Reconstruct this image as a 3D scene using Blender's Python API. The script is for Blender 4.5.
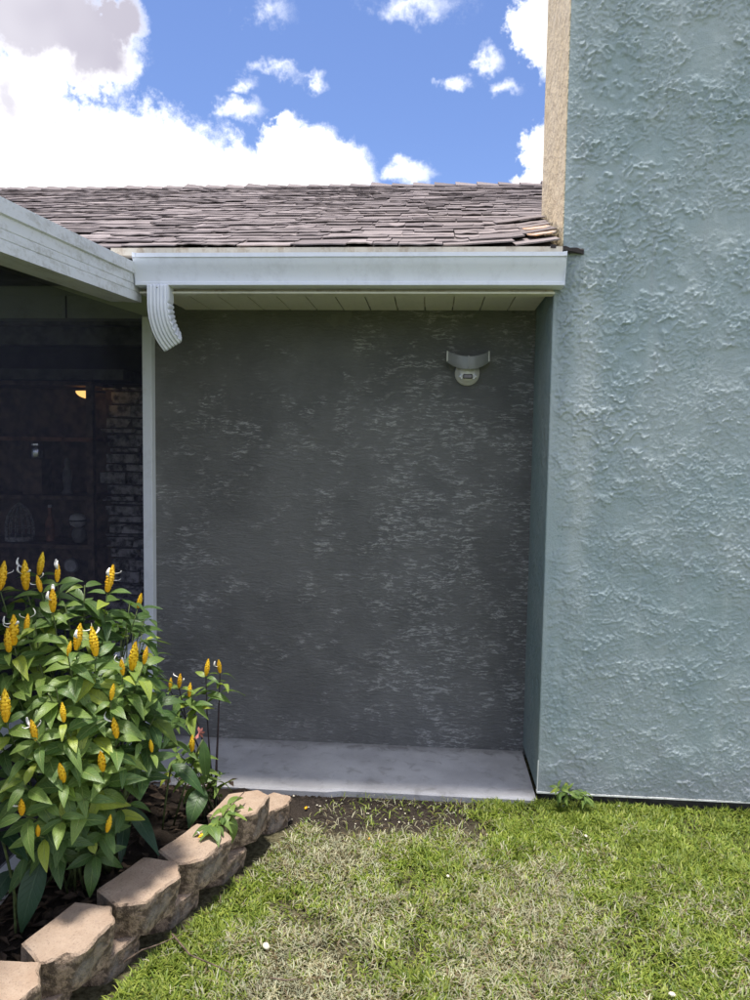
import bpy, bmesh, math, random
import numpy as np
from mathutils import Vector, Matrix, Quaternion, noise as mnoise

random.seed(11)
rng = np.random.default_rng(11)
scene = bpy.context.scene
for o in list(bpy.data.objects):
    bpy.data.objects.remove(o, do_unlink=True)
COL = scene.collection
rad = math.radians

# ------------------------------------------------------------------ camera
CAM = Vector((0.0, 0.0, 1.6))
RIGHT = Vector((0.99719006, 0.0733081, 0.0154243))
UP = Vector((-0.02078446, 0.07292744, 0.99712065))
FWD = Vector((-0.07197216, 0.99463939, -0.07424618))
FOC = 748.55
cam_d = bpy.data.cameras.new('camera')
cam = bpy.data.objects.new('camera', cam_d)
COL.objects.link(cam)
cam.matrix_world = Matrix(((RIGHT.x, UP.x, -FWD.x, CAM.x), (RIGHT.y, UP.y, -FWD.y, CAM.y),
                           (RIGHT.z, UP.z, -FWD.z, CAM.z), (0, 0, 0, 1)))
cam_d.sensor_fit = 'HORIZONTAL'
cam_d.sensor_width = 36.0
cam_d.lens = 36.0 * FOC / 750.0
cam_d.clip_start = 0.05
cam_d.clip_end = 2000
scene.camera = cam


def ray(px, py):
    return FWD + RIGHT * ((px - 375) / FOC) + UP * ((500 - py) / FOC)


def at(px, py, ax, val):
    """point of the place seen at a photo pixel, on the plane axis=val"""
    d = ray(px, py)
    return CAM + d * ((val - CAM[ax]) / d[ax])


# ------------------------------------------------------------------ node helper
class G:
    def __init__(self, tree):
        self.t = tree
        self.n = tree.nodes
        self.n.clear()

    def new(self, kind, ins=None, **kw):
        nd = self.n.new(kind)
        for k, v in kw.items():
            setattr(nd, k, v)
        for k, v in (ins or {}).items():
            self.put(nd.inputs[k], v)
        return nd

    def put(self, sock, v):
        if isinstance(v, bpy.types.NodeSocket):
            self.t.links.new(v, sock)
        elif isinstance(v, bpy.types.Node):
            self.t.links.new(v.outputs[0], sock)
        else:
            if hasattr(sock.default_value, '__len__') and isinstance(v, (tuple, list)):
                n = len(sock.default_value)
                v = tuple(v) + (1.0,) * (n - len(v))
            sock.default_value = v

    def m(self, op, a, b=0.0, c=0.0, clamp=False):
        nd = self.new('ShaderNodeMath', operation=op, use_clamp=clamp)
        for i, v in enumerate((a, b, c)):
            self.put(nd.inputs[i], v)
        return nd.outputs[0]

    def vm(self, op, a, b=(0, 0, 0)):
        nd = self.new('ShaderNodeVectorMath', operation=op)
        self.put(nd.inputs[0], a)
        self.put(nd.inputs[1], b)
        return nd.outputs[0]

    def noise(self, vec, scale, detail=2.0, rough=0.5, dist=0.0):
        nd = self.new('ShaderNodeTexNoise', {'Scale': scale, 'Detail': detail, 'Roughness': rough, 'Distortion': dist})
        if vec is not None:
            self.put(nd.inputs['Vector'], vec)
        return nd.outputs['Fac']

    def ss(self, v, lo, hi, a=0.0, b=1.0):
        nd = self.new('ShaderNodeMapRange', interpolation_type='SMOOTHSTEP')
        self.put(nd.inputs[0], v)
        for i, x in enumerate((lo, hi, a, b)):
            self.put(nd.inputs[i + 1], x)
        return nd.outputs[0]

    def mix(self, f, a, b, mode='MIX'):
        nd = self.new('ShaderNodeMix', data_type='RGBA', blend_type=mode)
        self.put(nd.inputs[0], f)
        self.put(nd.inputs[6], a)
        self.put(nd.inputs[7], b)
        return nd.outputs[2]

    def scale(self, vec, s):
        return self.vm('MULTIPLY', vec, s)

    def bump(self, h, dist, strength=1.0, normal=None):
        nd = self.new('ShaderNodeBump', {'Height': h, 'Distance': dist, 'Strength': strength})
        if normal is not None:
            self.put(nd.inputs['Normal'], normal)
        return nd.outputs[0]


# ------------------------------------------------------------------ world: sky and clouds
SUN_DIR = Vector((-0.07, -0.04, 0.997)).normalized()      # towards the sun
world = bpy.data.worlds.new('World')
scene.world = world
world.use_nodes = True
world.cycles.sampling_method = 'MANUAL'
world.cycles.sample_map_resolution = 512
g = G(world.node_tree)
sky = g.new('ShaderNodeTexSky')
sky.sky_type = 'NISHITA'
sky.sun_disc = False
sky.sun_elevation = math.asin(SUN_DIR.z)
sky.sun_rotation = math.atan2(SUN_DIR.x, SUN_DIR.y)
sky.air_density = 1.0
sky.dust_density = 0.6
sky.ozone_density = 1.6
tc = g.new('ShaderNodeTexCoord')
dirv = tc.outputs['Generated']
sep = g.new('ShaderNodeSeparateXYZ', {0: dirv})
fine = g.noise(dirv, 26.0, 7.0, 0.70)
wv = g.new('ShaderNodeTexNoise', {'Vector': dirv, 'Scale': 26.0, 'Detail': 4.0, 'Roughness': .62}).outputs['Color']
dwarp = g.vm('ADD', dirv, g.vm('MULTIPLY', g.vm('SUBTRACT', wv, (.5, .5, .5)), (.075, .075, .06)))
edge = g.m('MULTIPLY', g.m('SUBTRACT', fine, 0.5), 1.5)


def blobs(lst):
    acc = None
    for (cx, cy, rx, ry, w) in lst:
        c = ray(cx, cy).normalized()
        ex = (ray(cx + rx, cy).normalized() - c).length
        ey = (ray(cx, cy + ry).normalized() - c).length
        d = g.vm('MULTIPLY', g.vm('SUBTRACT', dwarp, tuple(c)), (1 / ex, 1 / ex, 1 / ey))
        ln = g.new('ShaderNodeVectorMath', {0: d}, operation='LENGTH').outputs['Value']
        b = g.m('MULTIPLY', g.m('SUBTRACT', 1.0, ln), w)
        acc = b if acc is None else g.m('MAXIMUM', acc, b)
    return acc


white_l = [(20, 190, 190, 85, 1.3), (95, 165, 80, 70, 1.2), (165, 180, 85, 70, 1.2), (228, 185, 55, 45, 1.2),
           (40, 85, 32, 34, 1.1), (300, 165, 48, 48, 1.2), (288, 132, 20, 26, 1.0), (338, 175, 42, 40, 1.2),
           (540, 30, 34, 56, 1.0), (540, 170, 28, 60, 1.0)]
grey_l = [(25, 20, 118, 62, 1.3), (95, 55, 48, 42, 1.2), (0, 100, 42, 48, 1.2), (118, 20, 30, 40, 1.1)]
wisp_l = [(270, 8, 24, 15, .45), (410, 4, 55, 14, .5), (283, 72, 28, 8, .45), (508, 88, 15, 9, .5), (120, 88, 14, 14, .6),
          (409, 173, 30, 14, .95), (456, 87, 18, 12, .85), (482, 64, 20, 16, .95), (240, 113, 26, 14, .95), (242, 88, 15, 9, .7), (316, 75, 15, 13, .8),
          (138, 60, 14, 14, .85)]
Bw, Bg, Bs = blobs(white_l), blobs(grey_l), blobs(wisp_l)
dW = g.ss(g.m('ADD', Bw, edge), -0.08, 0.50)
dG = g.ss(g.m('ADD', Bg, edge), -0.05, 0.48)
dS = g.m('MULTIPLY', g.ss(g.m('ADD', Bs, edge), -0.15, 1.0), 0.9)
# the same kind of broken cloud everywhere else
gen = g.noise(dirv, 2.3, 4.0, 0.6)
vc = ray(300, 60).normalized()
offv = g.new('ShaderNodeVectorMath', {0: g.vm('SUBTRACT', dirv, tuple(vc))}, operation='LENGTH').outputs['Value']
dO = g.m('MULTIPLY', g.ss(g.m('ADD', gen, g.m('MULTIPLY', g.m('SUBTRACT', fine, 0.5), 0.25)), 0.47, 0.58),
         g.ss(offv, 0.42, 0.6))
above = g.ss(sep.outputs[2], -0.02, 0.03)
cov = g.m('MULTIPLY', g.m('MAXIMUM', g.m('MAXIMUM', dW, dG), g.m('MAXIMUM', dS, dO)), above, clamp=True)
shade = g.m('MULTIPLY', dG, g.ss(g.m('ADD', g.m('ADD', Bg, g.m('MULTIPLY', edge, 0.5)), g.m('MULTIPLY', Bw, -0.45)), 0.0, 0.95))
CLOUD = 0.9
cl = g.mix(g.m('MULTIPLY', shade, g.ss(gen, .3, .6, .75, 1.0)), (CLOUD, CLOUD, CLOUD * 1.01), (CLOUD * .34, CLOUD * .325, CLOUD * .38))
SKY_STR = 0.09
skyc = g.mix(1.0, sky.outputs[0], (SKY_STR * .76, SKY_STR * .81, SKY_STR * 1.04), 'MULTIPLY')
fin = g.mix(cov, skyc, cl)
bgn = g.new('ShaderNodeBackground', {'Color': fin, 'Strength': 1.0})
wo = g.new('ShaderNodeOutputWorld')
g.t.links.new(bgn.outputs[0], wo.inputs[0])

# ------------------------------------------------------------------ sun (behind thin cloud: soft) and exposure
sd = bpy.data.lights.new('sun', 'SUN')
sd.energy = 3.0
sd.angle = rad(7)
sd.color = (1.0, 0.955, 0.88)
sun = bpy.data.objects.new('sun', sd)
COL.objects.link(sun)
sun.rotation_euler = SUN_DIR.to_track_quat('Z', 'Y').to_euler()
sun.location = (-2, 2, 9)
scene.view_settings.view_transform = 'Standard'
scene.view_settings.look = 'None'
scene.view_settings.exposure = 1.05
scene.view_settings.gamma = 1.0
scene.view_settings.use_curve_mapping = False
scene.render.engine = 'CYCLES'
scene.cycles.max_bounces = 6
scene.cycles.transparent_max_bounces = 12
scene.render.resolution_x = 768
scene.render.resolution_y = 1024

# ------------------------------------------------------------------ materials
MATS = {}


def mat(name):
    m = bpy.data.materials.new(name)
    m.use_nodes = True
    MATS[name] = m
    gg = G(m.node_tree)
    return gg


def finish(gg, color, rough=0.8, normal=None, spec=0.3, metal=0.0, **extra):
    b = gg.new('ShaderNodeBsdfPrincipled', {'Base Color': color, 'Roughness': rough, 'Metallic': metal, 'Specular IOR Level': spec})
    for k, v in extra.items():
        gg.put(b.inputs[k], v)
    if normal is not None:
        gg.put(b.inputs['Normal'], normal)
    out = gg.new('ShaderNodeOutputMaterial')
    gg.t.links.new(b.outputs[0], out.inputs[0])
    return b


def P(gg):
    return gg.new('ShaderNodeTexCoord').outputs['Object']


def rnd(gg):
    return gg.new('ShaderNodeObjectInfo').outputs['Random']


def plain(name, col, rough=0.6, var=0.12, scale=30, bump=0.0008, spec=0.3, metal=0.0):
    q = mat(name)
    p = P(q)
    n = q.noise(p, scale, 5, 0.6)
    c2 = tuple(x * (1 - 2.2 * var) for x in col)
    c1 = tuple(min(1, x * (1 + var)) for x in col)
    c = q.mix(q.ss(n, 0.3, 0.7), c2, c1)
    nm = q.bump(q.noise(p, scale * 4, 4, 0.6), bump) if bump else None
    finish(q, c, rough, nm, spec, metal)


def stucco(name, base, alt, pale, stain, relief):
    """rough painted stucco; the laps of the big front face are real relief, side faces get a lap bump"""
    q = mat(name)
    p = P(q)
    s = q.new('ShaderNodeSeparateXYZ', {0: p})
    zz = s.outputs[2]
    big1 = q.noise(q.scale(p, (1, 1, .7)), 2.2, 3, .6)
    big2 = q.noise(q.vm('ADD', p, (7, 3, 1)), 5.0, 4, .65)
    c = q.mix(q.ss(big1, .35, .65), base, alt)
    c = q.mix(q.m('MULTIPLY', q.ss(big2, .52, .75), .4), c, pale)
    if relief:
        h = q.noise(p, 170.0, 3, .7)
        drip = q.noise(q.scale(p, (9, 9, .45)), 1.6, 3, .6)
        c = q.mix(q.m('MULTIPLY', q.ss(drip, .54, .76), .28), c, pale)
        foot = q.m('MULTIPLY', q.ss(q.m('ADD', zz, q.m('MULTIPLY', q.m('SUBTRACT', big2, .5), .5)), .36, .02), .6)
        c = q.mix(foot, c, stain)
        drip2 = q.noise(q.scale(q.vm('ADD', p, (3, 0, 5)), (13, 13, .7)), 1.5, 3, .6)
        c = q.mix(q.m('MULTIPLY', q.ss(drip2, .57, .76), .25), c, stain)
        xx = s.outputs[0]
        wob = q.m('MULTIPLY', q.m('SUBTRACT', q.noise(q.scale(p, (1, 1, .6)), 4.0, 3, .6), .5), .16)
        run = q.ss(q.m('ABSOLUTE', q.m('SUBTRACT', q.m('ADD', xx, wob), .66)), .075, .01)          # runoff mark below the eave corner
        run = q.m('MULTIPLY', run, q.m('MULTIPLY', q.ss(zz, 2.46, 2.2), q.ss(zz, .3, 1.5)))
        c = q.mix(q.m('MULTIPLY', run, .42), c, (.56, .60, .60))
        dark = q.ss(q.m('ABSOLUTE', q.m('SUBTRACT', q.m('ADD', xx, wob), .56)), .05, .01)
        dark = q.m('MULTIPLY', dark, q.m('MULTIPLY', q.ss(zz, 2.45, 2.35), q.ss(zz, 1.5, 2.2)))
        c = q.mix(q.m('MULTIPLY', dark, .5), c, (.22, .27, .29))
        nm = q.bump(h, .0030)
    else:
        nb = q.noise(q.vm('ADD', p, (5, 9, 2)), 17.0, 3, .62)
        h = q.m('SUBTRACT', 1.0, q.m('FRACT', q.m('ADD', q.m('MULTIPLY', zz, 17.0), q.m('MULTIPLY', nb, 5.0))))
        nm = q.bump(h, .006)
    finish(q, c, .72, nm, .25)


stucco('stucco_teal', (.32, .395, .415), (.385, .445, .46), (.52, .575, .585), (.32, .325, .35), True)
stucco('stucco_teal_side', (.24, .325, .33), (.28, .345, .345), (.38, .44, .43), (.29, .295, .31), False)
stucco('stucco_cream', (.66, .52, .33), (.70, .57, .39), (.74, .66, .52), (.4, .3, .2), False)

# fresh grey render, trowelled, with paler dragged patches
q = mat('stucco_grey')
p = P(q)
sm_ = q.new('ShaderNodeAttribute', attribute_name='smear').outputs['Fac']
tone = q.noise(p, 3.0, 4, .6)
wq = q.vm('MULTIPLY', q.vm('SUBTRACT', q.new('ShaderNodeTexNoise', {'Vector': p, 'Scale': 9.0, 'Detail': 2.0}).outputs['Color'], (.5, .5, .5)), (.05, .0, .035))
lines = q.noise(q.scale(q.vm('ADD', p, wq), (1, 1, 4.6)), 26, 4, .72)
c = q.mix(q.ss(tone, .35, .65), (.155, .156, .156), (.200, .201, .200))
c = q.mix(q.m('MULTIPLY', q.ss(lines, .50, .62), q.m('ADD', q.m('MULTIPLY', sm_, .72), .05)), c, (.50, .50, .495))
finish(q, c, .9, q.bump(lines, .012), .15)
plain('stucco_grey_plain', (.165, .165, .16), .9, .1, 12)

# painted aluminium
def paint(name, col, dirt, damt, rough=.38, streak=(1, 1, 1)):
    q = mat(name)
    p = P(q)
    n = q.noise(q.scale(p, streak), 9, 6, .68, .2)
    n2 = q.noise(p, 55, 4, .6)
    d = q.m('MULTIPLY', q.ss(q.m('ADD', n, q.m('MULTIPLY', q.m('SUBTRACT', n2, .5), .4)), .45, .72), damt)
    finish(q, q.mix(d, col, dirt), rough, q.bump(q.noise(p, 14, 3, .5), .0012), .45)


paint('gutter_white', (.76, .79, .88), (.56, .58, .65), .40, .34, (1, 1, .5))
paint('patio_white', (.75, .77, .81), (.45, .45, .42), .75, .42, (3, .6, 2))
paint('post_white', (.76, .79, .86), (.55, .56, .58), .35)
paint('soffit_cream', (.74, .72, .62), (.52, .50, .42), .5, .6)
paint('fascia_beige', (.66, .60, .50), (.42, .33, .24), .8, .7, (2.5, 1, 1))
paint('header_paint', (.42, .45, .40), (.28, .29, .26), .5, .6)
paint('screed_white', (.8, .8, .78), (.35, .33, .3), .5, .5, (6, 1, 1))
paint('lamp_plastic', (.30, .305, .31), (.22, .22, .21), .4, .35)
paint('lamp_white', (.72, .71, .66), (.5, .48, .42), .35, .3)

# asphalt shingle, each tab its own tone
def shingle_mat(name, per_object):
    q = mat(name)
    p = P(q)
    if per_object:
        r = rnd(q)
    else:
        r = q.new('ShaderNodeAttribute', attribute_name='tone').outputs['Fac']
    ramp = q.new('ShaderNodeValToRGB', {0: r})
    e = ramp.color_ramp.elements
    e[0].position, e[0].color = 0.0, (.13, .105, .108, 1)
    e[1].position, e[1].color = 1.0, (.36, .305, .30, 1)
    for pos, cc in ((.3, (.175, .142, .142, 1)), (.62, (.225, .187, .184, 1)), (.85, (.285, .235, .23, 1))):
        k = e.new(pos)
        k.color = cc
    n = q.noise(p, 24, 6, .7)
    c = q.mix(q.m('MULTIPLY', q.ss(n, .45, .75), .45), ramp.outputs[0], (.13, .112, .112))
    grit = q.noise(p, 420, 2, .6)
    c = q.mix(.35, c, q.mix(grit, (.06, .055, .055), (.48, .43, .43)))
    finish(q, c, .95, q.bump(grit, .002), .1)


shingle_mat('shingle', True)
shingle_mat('shingle_far', False)
q = mat('shingle_rust')
p = P(q)
n = q.noise(p, 20, 5, .65)
finish(q, q.mix(q.ss(n, .36, .56), (.50, .24, .08), (.42, .36, .33)), .95, q.bump(q.noise(p, 300, 2), .002), .1)
plain('roof_felt', (.06, .05, .05), .95, .1, 20)

# concrete
q = mat('concrete')
p = P(q)
n1 = q.noise(p, 3.5, 6, .65)
n2 = q.noise(q.vm('ADD', p, (3, 1, 0)), 14, 5, .6, .6)
n3 = q.noise(p, 160, 3, .6)
c = q.mix(q.ss(n1, .3, .7), (.46, .45, .465), (.62, .61, .62))
c = q.mix(q.m('MULTIPLY', q.ss(n2, .52, .72), .5), c, (.27, .255, .25))
c = q.mix(q.m('MULTIPLY', q.ss(n3, .6, .75), .35), c, (.2, .19, .18))
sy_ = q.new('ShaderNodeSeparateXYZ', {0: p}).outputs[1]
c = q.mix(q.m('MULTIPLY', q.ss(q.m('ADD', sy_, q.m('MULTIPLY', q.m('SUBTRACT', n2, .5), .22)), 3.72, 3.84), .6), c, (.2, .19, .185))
finish(q, c, .9, q.bump(q.m('ADD', n3, q.m('MULTIPLY', n2, .6)), .0025), .2)

# soils
def soil(name, c0, c1, c2, b=.02):
    q = mat(name)
    p = P(q)
    n1 = q.noise(p, 6, 6, .65)
    n2 = q.noise(p, 45, 5, .7)
    n3 = q.noise(p, 190, 3, .7)
    c = q.mix(q.ss(n1, .3, .7), c0, c1)
    c = q.mix(q.m('MULTIPLY', q.ss(n3, .6, .72), .7), c, c2)
    h = q.m('ADD', q.m('MULTIPLY', n2, .8), q.m('MULTIPLY', n3, .45))
    finish(q, c, .95, q.bump(h, b), .1)


soil('bed_soil', (.028, .022, .018), (.05, .038, .03), (.12, .095, .075))
plain('litter', (.085, .058, .04), .9, .3, 25)
plain('soil_crumb', (.055, .042, .033), .95, .3, 40)

# lawn ground under the blades: thatch, bare soil by the slab
q = mat('lawn_ground')
p = P(q)
s = q.new('ShaderNodeSeparateXYZ', {0: p})
n1 = q.noise(p, 4, 6, .65)
n2 = q.noise(p, 50, 5, .7)
n3 = q.noise(p, 210, 3, .7)
c = q.mix(q.ss(n2, .35, .65), (.075, .066, .036), (.20, .18, .105))
bare = q.m('MULTIPLY', q.ss(q.m('ADD', s.outputs[1], q.m('MULTIPLY', q.m('SUBTRACT', n1, .5), .5)), 2.86, 3.08),
           q.ss(q.m('ADD', s.outputs[0], q.m('MULTIPLY', q.m('SUBTRACT', n1, .5), .4)), .42, .1))
soilc = q.mix(q.ss(n3, .5, .72), (.048, .038, .031), (.13, .105, .09))
c = q.mix(bare, c, soilc)
farm = q.ss(q.new('ShaderNodeVectorMath', {0: p}, operation='LENGTH').outputs['Value'], 5.0, 9.0)
farm = q.m('MAXIMUM', farm, q.ss(s.outputs[1], 1.75, 1.45))
c = q.mix(farm, c, q.mix(q.ss(n2, .3, .7), (.075, .10, .028), (.17, .19, .075)))
finish(q, c, .95, q.bump(q.m('ADD', n2, q.m('MULTIPLY', n3, .5)), .02), .1)

# grass blades: colour per blade
q = mat('grass')
col = q.new('ShaderNodeAttribute', attribute_name='blade').outputs['Color']
b = q.new('ShaderNodeBsdfPrincipled', {'Base Color': col, 'Roughness': .5, 'Specular IOR Level': .35})
t = q.new('ShaderNodeBsdfTranslucent', {'Color': q.mix(1.0, col, (1.15, 1.25, .6), 'MULTIPLY')})
mx = q.new('ShaderNodeMixShader', {0: .3})
q.t.links.new(b.outputs[0], mx.inputs[1])
q.t.links.new(t.outputs[0], mx.inputs[2])
o = q.new('ShaderNodeOutputMaterial')
q.t.links.new(mx.outputs[0], o.inputs[0])


def leaf_mat(name, lo, hi, vein, per_object=True, side=True, yellow=True, tl=.28):
    q = mat(name)
    uv = q.new('ShaderNodeUVMap', uv_map='UVMap').outputs[0]
    s = q.new('ShaderNodeSeparateXYZ', {0: uv})
    r = rnd(q) if per_object else q.new('ShaderNodeAttribute', attribute_name='tone').outputs['Fac']
    av = q.m('ABSOLUTE', q.m('SUBTRACT', s.outputs[1], .5))
    mid = q.ss(av, .05, .015)
    ph = q.m('FRACT', q.m('MULTIPLY', q.m('SUBTRACT', s.outputs[0], q.m('MULTIPLY', av, .42)), 9.0))
    sv = q.ss(q.m('ABSOLUTE', q.m('SUBTRACT', ph, .5)), .13, .03)
    base = q.mix(r, lo, hi)
    if yellow:
        base = q.mix(q.ss(r, .86, .98), base, (.36, .42, .06))
    n = q.noise(P(q), 40, 3, .6)
    base = q.mix(q.m('MULTIPLY', q.ss(n, .45, .7), .3), base, tuple(x * .6 for x in lo))
    v = q.m('MAXIMUM', q.m('MULTIPLY', mid, .75), q.m('MULTIPLY', sv, .28 if side else .1))
    c = q.mix(v, base, vein)
    hgt = q.m('ADD', q.m('MULTIPLY', mid, -.8), q.m('MULTIPLY', sv, -.5))
    nm = q.bump(hgt, .0016, .8)
    b = q.new('ShaderNodeBsdfPrincipled', {'Base Color': c, 'Roughness': .42, 'Specular IOR Level': .4, 'Normal': nm})
    t = q.new('ShaderNodeBsdfTranslucent', {'Color': q.mix(1.0, c, (1.6, 1.7, .6), 'MULTIPLY'), 'Normal': nm})
    mx = q.new('ShaderNodeMixShader', {0: tl})
    q.t.links.new(b.outputs[0], mx.inputs[1])
    q.t.links.new(t.outputs[0], mx.inputs[2])
    o = q.new('ShaderNodeOutputMaterial')
    q.t.links.new(mx.outputs[0], o.inputs[0])


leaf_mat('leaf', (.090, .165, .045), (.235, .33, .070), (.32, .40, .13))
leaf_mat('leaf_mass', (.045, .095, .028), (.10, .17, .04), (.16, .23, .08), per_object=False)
leaf_mat('leaf_bright', (.22, .33, .05), (.30, .42, .06), (.055, .11, .02), yellow=False, tl=.4)
leaf_mat('leaf_broad', (.035, .085, .026), (.075, .15, .035), (.12, .20, .07), side=False, yellow=False)
leaf_mat('leaf_dark', (.022, .055, .030), (.032, .075, .034), (.06, .11, .06), side=False, yellow=False)
plain('stem_green', (.10, .13, .045), .6, .25, 40)
plain('stem_dark', (.045, .03, .035), .6, .25, 40)
plain('twig', (.16, .115, .085), .9, .3, 50)
plain('petal_white', (.82, .80, .76), .6, .05, 60, 0)
plain('petal_pink', (.75, .28, .24), .6, .15, 60, 0)
q = mat('bract_yellow')
s = q.new('ShaderNodeSeparateXYZ', {0: P(q)})
c = q.mix(q.ss(s.outputs[0], 0.0, .085), (.86, .46, .012), (.95, .66, .04))
c = q.mix(q.m('MULTIPLY', rnd(q), .4), c, (.82, .36, .015))
finish(q, c, .55, None, .3, **{'Subsurface Weight': 0.12, 'Subsurface Radius': (.01, .006, .002), 'Subsurface Scale': .5})

# tumbled concrete edging stone
q = mat('edging_stone')
p = P(q)
geo = q.new('ShaderNodeNewGeometry')
nz = q.new('ShaderNodeSeparateXYZ', {0: geo.outputs['True Normal']}).outputs[2]
n1 = q.noise(p, 8, 6, .65)
n2 = q.noise(p, 38, 6, .7)
n3 = q.noise(p, 150, 3, .7)
ob = rnd(q)
c = q.mix(q.ss(n1, .32, .68), (.40, .285, .205), (.52, .395, .30))
c = q.mix(q.m('MULTIPLY', ob, .6), c, (.34, .265, .21))
c = q.mix(q.m('MULTIPLY', q.ss(n2, .55, .72), .5), c, (.30, .225, .19))
c = q.mix(q.m('MULTIPLY', q.ss(n3, .56, .70), .6), c, (.2, .145, .11))
split = q.mix(q.ss(n2, .40, .60), (.13, .095, .07), (.42, .31, .225))           # split faces show the darker aggregate
split = q.mix(q.m('MULTIPLY', q.ss(n1, .5, .66), .6), split, (.28, .26, .245))
c = q.mix(q.ss(nz, .82, .6), c, split)
hb = q.m('ADD', q.m('MULTIPLY', n2, q.ss(nz, .85, .5, .5, 1.0)), q.m('MULTIPLY', n3, .3))
finish(q, c, .95, q.bump(hb, .016), .15)

plain('pebble', (.72, .66, .52), .8, .1, 60)
# dim patio things
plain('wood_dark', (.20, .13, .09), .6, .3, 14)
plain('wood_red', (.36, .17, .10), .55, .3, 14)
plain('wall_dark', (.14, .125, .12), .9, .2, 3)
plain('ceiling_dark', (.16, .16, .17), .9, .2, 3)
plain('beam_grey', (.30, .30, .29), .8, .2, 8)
plain('ledge_stone', (.66, .62, .58), .9, .42, 18, .004)
plain('ceramic', (.75, .72, .66), .5, .15, 18)
plain('ceramic_dark', (.3, .28, .25), .5, .15, 18)
plain('iron', (.05, .05, .055), .5, .2, 30, .0006, .5)
plain('wicker', (.5, .47, .42), .8, .3, 60, .002)
plain('steel', (.75, .76, .78), .22, .05, 30, 0, .5, 1.0)
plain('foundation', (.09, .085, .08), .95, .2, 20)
q = mat('amber_glow')
finish(q, (.9, .55, .2), .5, None, **{'Emission Color': (1.0, .58, .16, 1), 'Emission Strength': 1.15})
q = mat('window_glass')
finish(q, (.02, .022, .03), .05, None, .6)
q = mat('clear_plastic')
finish(q, (.75, .76, .78), .15, None, .6)
# insect screen: fine dark mesh
q = mat('insect_screen')
d = q.new('ShaderNodeBsdfDiffuse', {'Color': (.055, .058, .085, 1)})
tr = q.new('ShaderNodeBsdfTransparent', {'Color': (.95, .95, 1.0, 1)})
mx = q.new('ShaderNodeMixShader', {0: .24})
q.t.links.new(tr.outputs[0], mx.inputs[1])
q.t.links.new(d.outputs[0], mx.inputs[2])
o = q.new('ShaderNodeOutputMaterial')
q.t.links.new(mx.outputs[0], o.inputs[0])


# ------------------------------------------------------------------ object helpers
def tag(o, label=None, cat=None, group=None, kind=None):
    if label: o['label'] = label
    if cat: o['category'] = cat
    if group: o['group'] = group
    if kind: o['kind'] = kind
    return o


def thing(name, loc, label, cat, group=None):
    o = bpy.data.objects.new(name, None)
    o.empty_display_size = .1
    COL.objects.link(o)
    o.location = loc
    return tag(o, label, cat, group)


def origin(o):
    v = Vector((0, 0, 0))
    while o is not None:
        v += o.location
        o = o.parent
    return v


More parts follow.
